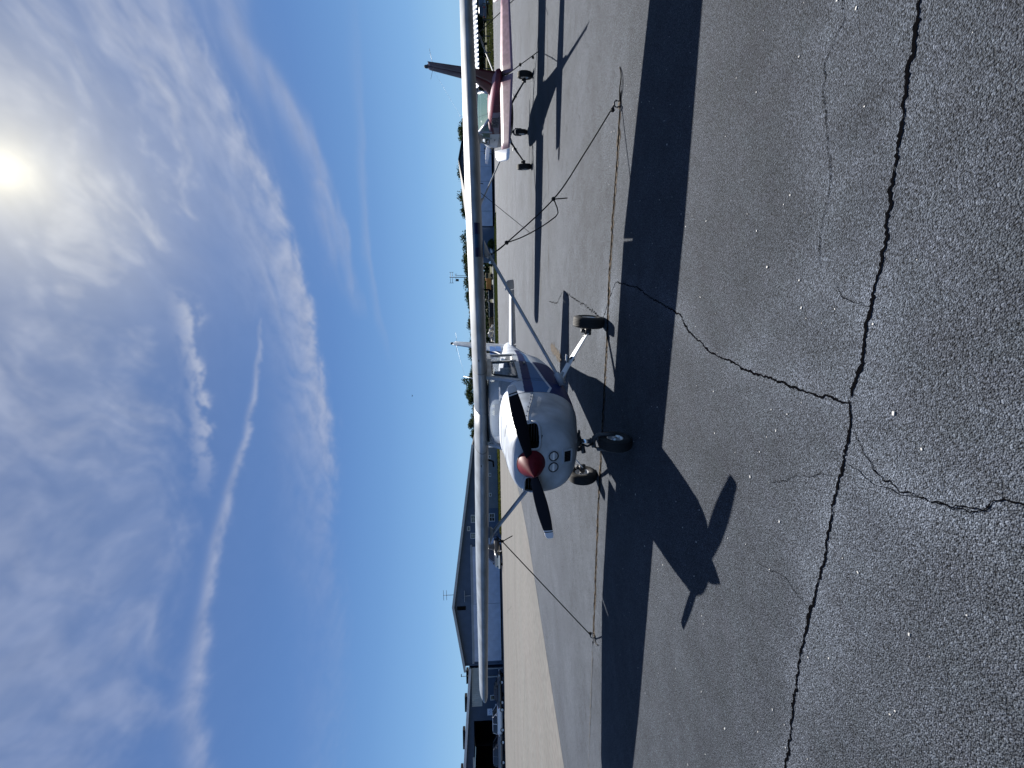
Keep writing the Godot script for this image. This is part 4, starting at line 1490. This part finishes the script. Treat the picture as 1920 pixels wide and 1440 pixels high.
	var gr := begin(false)
	if kind == "pickup":
		for k in 4:
			box(gr, Vector3(hl - 0.04, 0.58 + k * 0.11, 0), Vector3(0.1, 0.045, 1.1))
		box(gr, Vector3(hl + 0.02, 0.45, 0), Vector3(0.16, 0.2, 1.8))
	else:
		box(gr, Vector3(hl - 0.03, 0.5, 0), Vector3(0.08, 0.12, 0.9))
	put("grille", gr, M.mirror if kind == "pickup" else M.black, o)

# ------------------------------------------------------------------ trees
var tree_meshes := []

func make_crown(sd: int, h: float, w: float, clumps: int, leaves: int, leaf: float) -> ArrayMesh:
	rng.seed = sd
	var st := begin(false)
	for k in clumps:
		var f := rng.randf()
		var y := lerpf(0.28, 0.92, f) * h
		var reach := w * 0.5 * sqrt(maxf(0.08, 1.0 - pow((f - 0.42) / 0.62, 2.0)))
		var t := rng.randf() * TAU
		var c := Vector3(cos(t) * reach * sqrt(rng.randf()), y, sin(t) * reach * sqrt(rng.randf()))
		var cr := rng.randf_range(0.13, 0.24) * w
		var tone := rng.randf_range(0.7, 1.3)
		for i in leaves:
			var d := Vector3(rng.randfn(), rng.randfn() * 0.75, rng.randfn()).normalized() * cr * pow(rng.randf(), 0.4)
			var p := c + d
			var b := Basis(Vector3(rng.randfn(), rng.randfn(), rng.randfn()).normalized(), rng.randf() * TAU)
			var s := leaf * rng.randf_range(0.6, 1.3)
			st.set_color(Color(0.030, 0.044, 0.018) * tone * rng.randf_range(0.8, 1.2))
			tri(st, p + b * Vector3(-s, 0, 0), p + b * Vector3(0, s * 0.55, 0.0), p + b * Vector3(s, 0, 0.1 * s))
			tri(st, p + b * Vector3(-s, 0, 0), p + b * Vector3(s, 0, 0.1 * s), p + b * Vector3(0, -s * 0.55, 0.0))
	st.generate_normals()
	return st.commit()

func make_trunk(sd: int, h: float) -> ArrayMesh:
	rng.seed = sd + 500
	var st := begin()
	tube(st, [Vector3.ZERO, Vector3(0.1, h * 0.35, 0), Vector3(0.05, h * 0.75, 0.1)], [0.2, 0.15, 0.05], 7)
	for i in 4:
		var t := rng.randf() * TAU
		var y := h * rng.randf_range(0.3, 0.55)
		tube(st, [Vector3(0.08, y, 0), Vector3(cos(t) * h * 0.17, y + h * 0.2, sin(t) * h * 0.17)], [0.07, 0.02], 5)
	st.generate_normals()
	return st.commit()

const ORD := ["first", "second", "third", "fourth", "fifth", "sixth", "seventh", "eighth", "ninth", "tenth", "eleventh", "twelfth", "thirteenth", "fourteenth", "fifteenth", "sixteenth", "seventeenth", "eighteenth", "nineteenth"]

func ordinal(n: int) -> String:
	if n < 19:
		return ORD[n]
	var tens := ["twent", "thirt", "fort", "fift"]
	var t: String = tens[(n + 1) / 10 - 2]
	return t + "ieth" if (n + 1) % 10 == 0 else t + "y-" + ORD[(n + 1) % 10 - 1]

func tree(called: String, label: String, at: Vector3, turn: float, variant: int, scale_by: float, group: String, category := "tree") -> void:
	var t := thing(called, label, category, at, turn, group)
	t.scale = Vector3.ONE * scale_by
	for part in [["trunk", tree_meshes[variant][1], M.bark], ["crown", tree_meshes[variant][0], M.leaf]]:
		var o := MeshInstance3D.new()
		o.name = part[0]
		o.mesh = part[1]
		o.material_override = part[2]
		t.add_child(o, true)

func make_trees() -> void:
	for v in [[1, 8.0, 5.2], [2, 8.6, 4.4], [3, 7.2, 5.6], [4, 9.0, 4.8], [5, 7.8, 6.0], [6, 3.0, 3.6]]:
		tree_meshes.append([make_crown(v[0], v[1], v[2], 46, 60, 0.21), make_trunk(v[0], v[1])])
	rng.seed = 77
	var shape := [Vector2(-24, 4.6), Vector2(-17, 7.0), Vector2(-14, 8.4), Vector2(-8.5, 6.6), Vector2(-3.5, 9.2), Vector2(1.5, 9.2), Vector2(6, 7.2), Vector2(17, 7.6), Vector2(28, 7.9), Vector2(36, 8.6), Vector2(44, 7.9), Vector2(52, 7.4), Vector2(57, 8.2), Vector2(65, 8.6), Vector2(75, 9.4), Vector2(83, 8.4), Vector2(89, 8.0), Vector2(96, 7.0), Vector2(112, 6.2), Vector2(130, 5.6)]
	var x := -24.0
	var i := 0
	var between := 0
	var beyond := 0
	var left_of := 0
	while x < 128.0:
		var h := (line_at(shape, x) + (0.1 if x < 40.0 else 1.0)) * rng.randf_range(0.86, 1.06)
		var v := rng.randi_range(0, 4)
		var look := ""
		if x >= 12.0 and x < 35.0:
			between += 1
			look = "far tree between fin and antenna mast, %s one right of the fin" % ordinal(between - 1)
		elif x >= 35.0:
			beyond += 1
			look = "far tree, %s one to the right of the antenna mast" % ordinal(beyond - 1)
		else:
			left_of += 1
			look = "far tree left of the near aeroplane fin, %s one from the hangar end" % ordinal(left_of - 1)
		tree("far_tree", look, Vector3(x, 0, -150.0 + rng.randf_range(-6, 4)), rng.randf() * TAU, v, h / [8.0, 8.6, 7.2, 9.0, 7.8][v], "tree line beyond the airfield")
		x += rng.randf_range(1.9, 3.3)
		i += 1
	# lower growth between the trunks
	var st := begin(false)
	for k in 9000:
		var p := Vector3(rng.randf_range(-30, 135), 0, rng.randf_range(-149, -141))
		p.y = absf(rng.randfn()) * 1.6
		var b := Basis(Vector3(rng.randfn(), rng.randfn(), rng.randfn()).normalized(), rng.randf() * TAU)
		var s := rng.randf_range(0.25, 0.6)
		st.set_color(Color(0.028, 0.04, 0.016) * rng.randf_range(0.6, 1.3))
		quad(st, p + b * Vector3(-s, 0, 0), p + b * Vector3(0, s * 0.6, 0), p + b * Vector3(s, 0, 0), p + b * Vector3(0, -s * 0.6, 0))
	var u := put("undergrowth", st, M.leaf)
	u.set_meta("kind", "stuff")
	tag(u, "dark undergrowth filling the foot of the far tree line", "undergrowth")

func grass_strip(called: String, label: String, x0: float, x1: float, z0: float, z1: float, n: int, h: float, c: Color) -> void:
	var st := begin(false)
	for k in n:
		var p := Vector3(rng.randf_range(x0, x1), 0, rng.randf_range(z0, z1))
		var t := rng.randf() * TAU
		var d := Vector3(cos(t), 0, sin(t)) * rng.randf_range(0.05, 0.16)
		st.set_color(c * rng.randf_range(0.6, 1.4))
		tri(st, p - d, p + Vector3(rng.randf_range(-0.1, 0.1), h * rng.randf_range(0.5, 1.3), rng.randf_range(-0.1, 0.1)), p + d)
	var o := put(called, st, M.leaf)
	o.set_meta("kind", "stuff")
	tag(o, label, "grass")

# ------------------------------------------------------------------ the yard behind
func yard() -> void:
	# turf
	var tf := begin(false)
	for r in [[2.0, 23.0, -76.0, -58.5], [-20.5, -9.0, -69.2, -61.5], [23.5, 120.0, -98.0, -68.0], [36.0, 120.0, -68.0, -55.0]]:
		quad(tf, Vector3(r[0], 0.012, r[2]), Vector3(r[1], 0.012, r[2]), Vector3(r[1], 0.012, r[3]), Vector3(r[0], 0.012, r[3]))
	struct("turf", tf, M.field)
	grass_strip("grass", "olive green mown grass strip before the yard kerb", 2, 22, -74, -58.5, 9000, 0.16, Color(0.055, 0.062, 0.02))
	grass_strip("grass", "yellow-green grass at the foot of the big hangar", -20.3, -9, -69, -61.5, 6000, 0.28, Color(0.085, 0.085, 0.02))
	grass_strip("grass", "dry olive field grass beyond the maroon aeroplane", 36, 100, -96, -55, 16000, 0.32, Color(0.06, 0.06, 0.026))
	var k := begin(false)
	box(k, Vector3(11.5, 0.12, -74.6), Vector3(19.5, 0.24, 0.3))
	struct("yard_kerb", k, M.kerb)
	# orange-brown skip, dark skips, scrap
	var sk := thing("site_truck", "small tipper truck with orange body behind the yard kerb", "truck", Vector3(17.4, 0, -78))
	panel(sk, "tipper_body", Vector3(-0.5, 0.95, 0), Vector3(1.9, 0.75, 1.8), M.orange)
	panel(sk, "cab", Vector3(0.95, 0.95, 0), Vector3(0.9, 1.1, 1.7), M.sand)
	panel(sk, "cab_window", Vector3(0.95, 1.2, 0.86), Vector3(0.82, 0.42, 0.03), M.dark_glass)
	panel(sk, "chassis", Vector3(0.1, 0.5, 0), Vector3(2.9, 0.14, 1.2), M.black)
	for x in [-0.9, 0.95]:
		for z in [0.78, -0.78]:
			var w := begin()
			lathe(w, [Vector2(0.001, -0.12), Vector2(0.3, -0.12), Vector2(0.34, -0.08), Vector2(0.34, 0.08), Vector2(0.3, 0.12), Vector2(0.001, 0.12)], Transform3D(Basis.IDENTITY, Vector3(x, 0.34, z)), 18)
			put("wheel", w, M.tyre, sk)
	for e in [[15.6, 2.0, 1.0, "black steel skip beside the orange truck"], [12.7, 2.5, 0.95, "long black steel skip with a pale rim in the middle of the yard"], [6.5, 1.5, 1.2, "black steel skip at the left end of the yard kerb"]]:
		var d := thing("steel_skip", e[3], "skip", Vector3(e[0], 0, -78.2), 0.0, "skips in the yard")
		var st := begin(false)
		extrude(st, PackedVector2Array([Vector2(-e[1] * 0.42, 0.05), Vector2(e[1] * 0.42, 0.05), Vector2(e[1] * 0.5, e[2]), Vector2(-e[1] * 0.5, e[2])]), -0.8, 0.8)
		put("bin", st, M.black_steel, d)
		panel(d, "rim", Vector3(0, e[2] + 0.03, 0.82), Vector3(e[1] + 0.05, 0.09, 0.06), M.kerb)
		for q in 3:
			panel(d, "rib", Vector3((q - 1) * e[1] * 0.3, e[2] * 0.5, 0.82), Vector3(0.08, e[2] * 0.9, 0.05), M.black_steel)
	var fr := thing("pipe_frame", "bent pale pipe frame between the two black skips", "frame", Vector3(14.2, 0, -78))
	var sp := begin()
	tube(sp, curve([Vector3(-0.5, 0, 0), Vector3(-0.45, 0.9, 0), Vector3(0, 1.15, 0), Vector3(0.5, 0.9, 0), Vector3(0.55, 0, 0)], 14), 0.04, 6)
	tube(sp, [Vector3(-0.45, 0.6, 0), Vector3(0.52, 0.6, 0)], 0.03, 6)
	put("hoop", sp, M.kerb, fr)
	var heap := begin(false)
	rng.seed = 31
	for i in 90:
		var p := Vector3(rng.randf_range(7.5, 10.2), 0, rng.randf_range(-79, -77.4))
		p.y = rng.randf() * (1.2 - absf(p.x - 8.8) * 0.5)
		box(heap, p, Vector3(rng.randf_range(0.05, 0.7), rng.randf_range(0.04, 0.16), rng.randf_range(0.05, 0.5)), Basis(Vector3(rng.randfn(), rng.randfn(), rng.randfn()).normalized(), rng.randf() * 1.2))
	var hp := put("scrap_heap", heap, M.kerb)
	hp.set_meta("kind", "stuff")
	tag(hp, "grey heap of scrap metal and pallets beside the yard kerb", "scrap")
	for e in [[10.9, 1.3, 1.0, "brown timber crate right of the scrap heap"], [9.9, 0.9, 0.9, "smaller brown timber crate touching the scrap heap"]]:
		var c := thing("timber_crate", e[3], "crate", Vector3(e[0], 0, -79.4), 0.2, "crates in the yard")
		panel(c, "box", Vector3(0, e[2] / 2, 0), Vector3(e[1], e[2], 1.0), M.timber)
		for q in 4:
			panel(c, "slat", Vector3(0, e[2] * (q + 0.5) / 4.0, 0.52), Vector3(e[1] + 0.02, e[2] * 0.19, 0.03), M.timber)
	# mast with antennas
	var m := thing("antenna_mast", "tall dark mast carrying radio antennas above the tree line", "mast", Vector3(21.1, 0, -90))
	var sm := begin()
	tube(sm, [Vector3(0, 0, 0), Vector3(0, 8.5, 0)], [0.10, 0.06], 8)
	put("pole", sm, M.dark_metal, m)
	for e in [[8.3, 1.1], [7.9, 1.1], [7.25, 0.7]]:
		var sa := begin()
		tube(sa, [Vector3(-e[1], e[0], 0), Vector3(e[1] * 0.9, e[0], 0)], 0.035, 5)
		for x in [-e[1], e[1] * 0.9]:
			tube(sa, [Vector3(x, e[0] - 0.22, 0), Vector3(x, e[0] + 0.22, 0)], 0.035, 5)
		put("antenna_arm", sa, M.dark_metal, m)
	panel(m, "radio_box", Vector3(-0.55, 6.95, 0), Vector3(0.4, 0.5, 0.3), M.dark_metal)
	var s2 := begin()
	tube(s2, [Vector3(0.35, 4.0, 0), Vector3(0.35, 7.4, 0)], 0.04, 6)
	put("side_pole", s2, M.dark_metal, m)
	# wire fence with a gate on the far right
	var f := thing("wire_fence", "dark post and rail fence across the dry field", "fence", Vector3(38, 0, -62))
	for i in 14:
		panel(f, "post", Vector3(i * 2.2 - 4.0, 0.6, 0), Vector3(0.09, 1.2, 0.09), M.dark_metal)
	for y in [0.35, 0.75, 1.12]:
		panel(f, "rail", Vector3(10.3, y, 0.0), Vector3(28.6, 0.035, 0.03), M.dark_metal)
	var g := thing("field_gate", "dark tubular gate left of the field fence", "gate", Vector3(32.0, 0, -61.5))
	for x in [-1.0, -0.3, 0.4, 1.0]:
		panel(g, "upright", Vector3(x, 0.7, 0), Vector3(0.07, 1.4, 0.07), M.dark_metal)
	for y in [0.25, 0.8, 1.35]:
		panel(g, "bar", Vector3(0, y, 0.0), Vector3(1.93, 0.06, 0.05), M.dark_metal)
	for i in 26:
		var x := 33.0 + i * 2.9
		tree("hedge_bush", "dark hedge bush behind the dry field, %s one from its left end" % ordinal(i), Vector3(x + rng.randf_range(-0.8, 0.8), 0, -99 - rng.randf() * 4), rng.randf() * TAU, 5, rng.randf_range(1.0, 1.7), "hedge behind the dry field", "bush")
	for i in 7:
		tree("shrub", ["tiny dark shrub nearest the lean-to shed", "small shrub between the shed and the yard kerb", "middle-sized shrub behind the right kerb end", "large shrub behind the leftmost black skip", "middle-sized shrub right of the leftmost skip", "low shrub in the turf right of the orange truck", "largest shrub beside the silver car"][i], Vector3([20.2, 21.6, 22.6, 3.4, 4.4, 19.4, 23.2][i], 0, [-66.0, -69.5, -71.0, -80.0, -81.0, -72.5, -75.5][i]), i * 1.3, 5, [0.35, 0.4, 0.55, 0.6, 0.5, 0.4, 0.6][i], "shrubs by the yard", "shrub")

# ------------------------------------------------------------------ build
func _ready() -> void:
	rng.seed = 4
	var cam := Camera3D.new()
	cam.name = "camera"
	add_child(cam)
	var right := Vector3(0.99982, -0.01915, 0.00106)
	var up := Vector3(0.01918, 0.99828, -0.05544)
	var fwd := Vector3(0.0, -0.05545, -0.99846)
	cam.transform = Transform3D(Basis(-up, right, -fwd), Vector3(0, EYE, 0)).orthonormalized()   # held on its side
	cam.fov = 80.05
	cam.near = 0.05
	cam.far = 4000.0
	cam.current = true
	var we := WorldEnvironment.new()
	we.name = "world_environment"
	var env := Environment.new()
	env.background_mode = Environment.BG_SKY
	var sky := Sky.new()
	var pm := PanoramaSkyMaterial.new()
	pm.panorama = make_sky()
	sky.sky_material = pm
	env.sky = sky
	env.tonemap_mode = Environment.TONE_MAPPER_LINEAR
	env.tonemap_exposure = EXPO
	env.sdfgi_enabled = true
	env.ssao_enabled = true
	env.ssil_enabled = true
	we.environment = env
	add_child(we)
	var sun := DirectionalLight3D.new()
	sun.name = "sun"
	sun.light_energy = 1.6
	sun.light_color = Color(1.0, 0.98, 0.95)
	sun.light_angular_distance = 0.5
	sun.shadow_enabled = true
	add_child(sun)
	sun.look_at_from_position(SUN_DIR * 50.0, Vector3.ZERO, Vector3.UP)
	materials()
	make_ground()
	big_hangar()
	annex()
	far_hangar()
	make_trees()
	yard()
	# the blue and white aeroplane
	var p1 := thing("light_aeroplane", "white high-wing light aeroplane with blue stripes and red spinner, tied down on the apron", "aeroplane", Vector3(-0.284, 0, -6.558), -0.2746)
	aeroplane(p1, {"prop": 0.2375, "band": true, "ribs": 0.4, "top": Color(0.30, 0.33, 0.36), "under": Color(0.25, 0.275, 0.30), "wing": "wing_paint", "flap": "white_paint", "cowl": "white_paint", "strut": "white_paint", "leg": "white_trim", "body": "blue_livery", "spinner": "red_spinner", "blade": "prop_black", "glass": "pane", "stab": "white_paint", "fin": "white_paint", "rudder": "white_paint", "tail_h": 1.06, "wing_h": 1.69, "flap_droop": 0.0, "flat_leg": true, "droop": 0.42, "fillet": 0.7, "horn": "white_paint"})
	# the maroon and white aeroplane behind
	var p2 := thing("light_aeroplane", "maroon and white high-wing light aeroplane seen from behind under the near wing", "aeroplane", Vector3(8.528, 0, -14.86), PI - 0.3351)
	p2.scale = Vector3.ONE * 1.133
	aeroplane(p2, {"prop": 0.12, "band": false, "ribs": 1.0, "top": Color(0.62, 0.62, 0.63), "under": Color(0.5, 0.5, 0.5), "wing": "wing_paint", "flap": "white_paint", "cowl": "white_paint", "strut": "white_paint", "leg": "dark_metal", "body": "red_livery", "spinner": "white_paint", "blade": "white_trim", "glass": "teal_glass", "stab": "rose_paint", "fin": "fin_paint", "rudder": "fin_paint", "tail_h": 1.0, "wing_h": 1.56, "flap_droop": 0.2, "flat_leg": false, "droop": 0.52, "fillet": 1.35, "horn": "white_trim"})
	var tm := TextMesh.new()
	tm.text = "N2F5L"
	var sf := SystemFont.new()
	sf.font_names = PackedStringArray(["Droid Sans"])
	sf.font_weight = 700
	tm.font = sf
	tm.font_size = 32
	tm.pixel_size = 0.0075
	tm.depth = 0.006
	var reg := MeshInstance3D.new()
	reg.name = "registration"
	reg.mesh = tm
	reg.material_override = M.dark_trim
	reg.position = V(4.12, 0.378, 1.10)
	reg.rotation = Vector3(0, PI / 2 + 0.13, 0)
	p2.add_child(reg)
	# ropes
	var a_left := Vector3(3.29, 0, -5.33)
	var a_right := Vector3(-4.02, 0, -7.19)
	anchor(a_left, "steel tie-down ring at the right end of the rust stain")
	anchor(a_right, "steel tie-down ring in the apron under the left wingtip of the picture")
	var k1 := Vector3(1.811, 1.346, -5.85)
	var k2 := Vector3(2.292, 0.761, -5.65)
	rope("tie_down_rope", curve([Vector3(1.70, 1.54, -5.98), k1, k2, Vector3(2.75, 0.42, -5.5), a_left + Vector3(0, 0.06, 0)], 40), 0.0085, "dark knotted rope from the blue-banded wing to the apron ring", "tie-down ropes", [k1, k2, a_left + Vector3(-0.07, 0.085, 0.0)],
		[curve([k2, Vector3(2.14, 0.70, -5.70), Vector3(1.981, 0.909, -5.75), Vector3(1.86, 1.18, -5.82), k1], 16), curve([k1, Vector3(1.75, 1.44, -5.93), Vector3(1.70, 1.55, -5.99)], 6), [k2, Vector3(2.286, 0.66, -5.62), Vector3(2.285, 0.596, -5.6)], curve([a_left, a_left + Vector3(0.1, 0.03, 0.1), a_left + Vector3(0.25, 0.015, 0.12), a_left + Vector3(0.4, 0.01, 0.05)], 10)])
	rope("tie_down_rope", [Vector3(-2.37, 1.53, -7.14), Vector3(-2.45, 1.44, -7.12), a_right + Vector3(0, 0.06, 0)], 0.0085, "straight dark rope from the plain white wing to the apron", "tie-down ropes", [Vector3(-2.45, 1.44, -7.12), a_right + Vector3(0.03, 0.07, 0)],
		[curve([Vector3(-2.45, 1.44, -7.12), Vector3(-2.40, 1.36, -7.1), Vector3(-2.36, 1.28, -7.1)], 6), curve([a_right, a_right + Vector3(-0.05, 0.02, 0.12), a_right + Vector3(-0.01, 0.01, 0.25)], 6)])
	rope("tie_down_rope", [Vector3(5.75, 1.80, -13.55), Vector3(5.12, 0.02, -15.55)], 0.009, "thin rope from the maroon aeroplane wing nearest the big hangars", "tie-down ropes")
	rope("tie_down_rope", [Vector3(9.6, 1.75, -12.6), Vector3(11.5, 0.02, -12.93)], 0.011, "thin rope from the far wing of the maroon aeroplane", "tie-down ropes")
	rope("tie_down_rope", [Vector3(6.90, 1.06, -10.19), Vector3(7.7, 0.68, -11.0), Vector3(9.2, 0.03, -12.6)], 0.011, "short knotted rope at the tail of the maroon aeroplane", "tie-down ropes", [Vector3(7.7, 0.68, -11.0), Vector3(8.6, 0.25, -12.0)])
	# vehicles
	vehicle("parked_car", "low black car left of the white hangar doors", Vector3(-43.9, 0, -66.0), 0.0, "sedan", M.car_black)
	vehicle("parked_car", "silver car with its nose beside the low black car", Vector3(-48.0, 0, -66.3), 0.0, "suv", M.car_silver)
	vehicle("parked_car", "dark grey car between the silver car and the black bay", Vector3(-52.4, 0, -66.0), 0.0, "suv", M.car_grey)
	vehicle("parked_pickup", "dark pickup parked before the open black bay", Vector3(-57.2, 0, -66.4), 0.0, "pickup", M.car_black)
	vehicle("parked_pickup", "black pickup facing the camera with chrome grille beside the blue wall", Vector3(-22.75, 0, -62.0), -PI / 2 - 0.1, "pickup", M.car_black)
	vehicle("parked_car", "silver car partly hidden at the corner of the lean-to shed", Vector3(19.9, 0, -69.6), -PI / 2 + 0.1, "sedan", M.car_silver)
	vehicle("parked_car", "dark car standing in the dry field on the far right", Vector3(61.0, 0, -73.0), 0.3, "suv", M.car_black)
	# bird
	var bd := thing("bird", "tiny dark bird flying high above the treetops", "bird", Vector3(-1.27, 11.3, -60))
	var sb := begin()
	lathe(sb, [Vector2(0.001, -0.14), Vector2(0.03, -0.08), Vector2(0.045, 0.0), Vector2(0.03, 0.09), Vector2(0.001, 0.14)], Transform3D(Basis(Vector3.UP, 1.1), Vector3.ZERO), 10)
	put("body", sb, M.black, bd)
	for sg in [1.0, -1.0]:
		var swg := begin(false)
		quad(swg, Vector3(0.02 * sg, 0.01, 0.05), Vector3(0.16 * sg, 0.07, 0.03), Vector3(0.15 * sg, 0.06, -0.04), Vector3(0.02 * sg, 0.01, -0.06))
		put("wing", swg, M.black, bd)

func materials() -> void:
	var maps := asphalt_maps()
	var m := mat("asphalt", Color.WHITE, 0.92, 0.0, 0.3)
	m.vertex_color_use_as_albedo = true
	m.albedo_texture = maps[0]
	m.uv1_scale = Vector3(1.45, 1.45, 1)
	m.heightmap_enabled = true
	m.heightmap_texture = maps[1]
	m.heightmap_scale = 1.1
	m = mat("concrete", Color.WHITE, 0.95, 0.0, 0.25)
	m.vertex_color_use_as_albedo = true
	m.albedo_texture = noise_tex(noise(61, 0.02, 5), 512, Color(0.86, 0.86, 0.86), Color(1, 1, 1))
	m.uv1_scale = Vector3(0.3, 0.3, 1)
	m = mat("field", Color.WHITE, 0.95, 0.0, 0.2)
	m.albedo_color = lin(0.06, 0.064, 0.027)
	m.albedo_texture = noise_tex(noise(62, 0.03, 4), 256, Color(0.6, 0.6, 0.6), Color(1, 1, 1))
	m.uv1_triplanar = true
	m.uv1_world_triplanar = true
	m.uv1_scale = Vector3(0.15, 0.15, 0.15)
	mat("crack", lin(0.002, 0.002, 0.0025), 1.0, 0, 0.02)
	m = mat("rust", lin(0.135, 0.108, 0.082), 0.95, 0, 0.2)
	m.albedo_texture = noise_tex(noise(63, 0.06, 4), 256, Color(0.35, 0.38, 0.42), Color(1, 1, 1))
	m.uv1_triplanar = true
	m.uv1_world_triplanar = true
	m.uv1_scale = Vector3(1.1, 1.1, 1.1)
	mat("joint", lin(0.07, 0.068, 0.065), 0.95, 0, 0.2)
	mat("chip", lin(0.30, 0.30, 0.29), 0.7)
	mat("kerb", lin(0.42, 0.41, 0.39), 0.85)
	# aeroplane paints
	var dirt := noise_tex(noise(64, 0.012, 5), 512, Color(0.74, 0.73, 0.71), Color(1.06, 1.06, 1.06).clamp())
	for e in [["white_paint", lin(0.46, 0.505, 0.57)], ["wing_paint", Color.WHITE], ["rose_paint", lin(0.30, 0.18, 0.225)], ["maroon", lin(0.075, 0.018, 0.03)], ["fin_paint", Color.WHITE], ["grey_paint", lin(0.07, 0.075, 0.085)]]:
		m = mat(e[0], e[1], 0.42, 0.0, 0.12 if e[0] in ["maroon", "fin_paint"] else 0.3)
		m.albedo_texture = dirt
		m.uv1_triplanar = true
		m.uv1_scale = Vector3(0.55, 0.55, 0.55)
		m.clearcoat_enabled = not e[0] in ["maroon", "fin_paint"]
		m.clearcoat = 0.12
		m.clearcoat_roughness = 0.15
	M.wing_paint.vertex_color_use_as_albedo = true
	M.fin_paint.vertex_color_use_as_albedo = true
	M.rose_paint.uv1_scale = Vector3(1.6, 1.6, 1.6)
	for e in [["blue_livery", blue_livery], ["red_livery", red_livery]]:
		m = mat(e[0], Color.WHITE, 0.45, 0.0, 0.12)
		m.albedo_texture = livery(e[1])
	m = mat("red_spinner", lin(0.14, 0.010, 0.020), 0.5, 0.0, 0.25)
	m.albedo_texture = dirt
	m.uv1_triplanar = true
	m.uv1_scale = Vector3(3, 3, 3)
	mat("prop_black", lin(0.005, 0.0055, 0.010), 0.65, 0, 0.25)
	mat("prop_white", lin(0.55, 0.55, 0.58), 0.5)
	mat("mid_blue", lin(0.06, 0.17, 0.42), 0.4)
	mat("grime", lin(0.10, 0.11, 0.125), 0.7)
	mat("black", lin(0.006, 0.006, 0.007), 0.9, 0, 0.2)
	mat("tyre", lin(0.016, 0.016, 0.017), 0.75, 0, 0.4)
	mat("rim", lin(0.55, 0.55, 0.56), 0.35, 0.6)
	mat("dark_metal", lin(0.03, 0.032, 0.036), 0.55, 0.3)
	mat("dull_metal", lin(0.22, 0.22, 0.23), 0.5, 0.7)
	mat("mirror", lin(0.75, 0.76, 0.78), 0.15, 1.0)
	mat("white_trim", lin(0.72, 0.73, 0.74), 0.45)
	mat("dark_trim", lin(0.03, 0.032, 0.036), 0.6)
	mat("lining", lin(0.45, 0.45, 0.44), 0.9)
	mat("seat", lin(0.34, 0.35, 0.37), 0.9)
	mat("visor", lin(0.55, 0.58, 0.6), 0.6)
	mat("rope", lin(0.012, 0.011, 0.010), 0.95)
	for e in [["glass", Color(1, 1, 1, 0.10)], ["pane", Color(0.75, 0.85, 0.9, 0.12)], ["screen", Color(0.86, 0.92, 0.98, 0.24)], ["teal_glass", Color(0.52, 0.70, 0.66, 0.35)]]:
		m = mat(e[0], e[1], 0.04)
		m.transparency = BaseMaterial3D.TRANSPARENCY_ALPHA
	mat("dark_glass", lin(0.012, 0.014, 0.018), 0.08, 0, 0.6)
	mat("lamp_glass", lin(0.6, 0.62, 0.64), 0.1)
	mat("red_lamp", lin(0.25, 0.01, 0.01), 0.2)
	# buildings
	var soot := noise_tex(noise(65, 0.02, 5), 256, Color(0.9, 0.9, 0.9), Color(1, 1, 1))
	var rib := Image.create_empty(64, 64, false, Image.FORMAT_L8)
	for x in 64:
		for y in 64:
			var v := 0.5 + 0.5 * sin(TAU * y / 16.0)
			rib.set_pixel(x, y, Color(v, v, v))
	var ribt := ImageTexture.create_from_image(rib)
	for e in [["slate", lin(0.075, 0.11, 0.17)], ["slate_dark", lin(0.05, 0.075, 0.12)], ["grey_board", lin(0.16, 0.185, 0.21)], ["door_white", lin(0.50, 0.55, 0.66)], ["pale_steel", lin(0.42, 0.45, 0.44)], ["grey_steel", lin(0.30, 0.33, 0.36)], ["fascia", lin(0.40, 0.42, 0.42)], ["fascia_pale", lin(0.62, 0.63, 0.63)], ["trim", lin(0.6, 0.62, 0.63)], ["sign_white", lin(0.55, 0.62, 0.74)], ["roof", lin(0.13, 0.135, 0.14)], ["roof_black", lin(0.035, 0.038, 0.042)], ["orange", lin(0.42, 0.19, 0.05)], ["sand", lin(0.55, 0.42, 0.22)], ["black_steel", lin(0.015, 0.017, 0.022)], ["timber", lin(0.16, 0.12, 0.07)]]:
		m = mat(e[0], e[1], 0.75, 0, 0.35)
		m.albedo_texture = soot
		m.uv1_triplanar = true
		m.uv1_world_triplanar = true
		m.uv1_scale = Vector3(0.14, 0.14, 0.14)
	for key in ["slate", "slate_dark"]:
		M[key].heightmap_enabled = true
		M[key].heightmap_texture = ribt
		M[key].heightmap_scale = 2.0
	for e in [["car_black", lin(0.012, 0.013, 0.016)], ["car_silver", lin(0.68, 0.69, 0.7)], ["car_grey", lin(0.10, 0.105, 0.115)]]:
		m = mat(e[0], e[1], 0.3, 0.1)
		m.clearcoat_enabled = true
		m.clearcoat = 1.0
		m.clearcoat_roughness = 0.05
	m = mat("leaf", Color.WHITE, 0.8, 0, 0.3)
	m.vertex_color_use_as_albedo = true
	m.backlight_enabled = true
	m.backlight = lin(0.25, 0.3, 0.12)
	mat("bark", lin(0.06, 0.05, 0.04), 0.95)
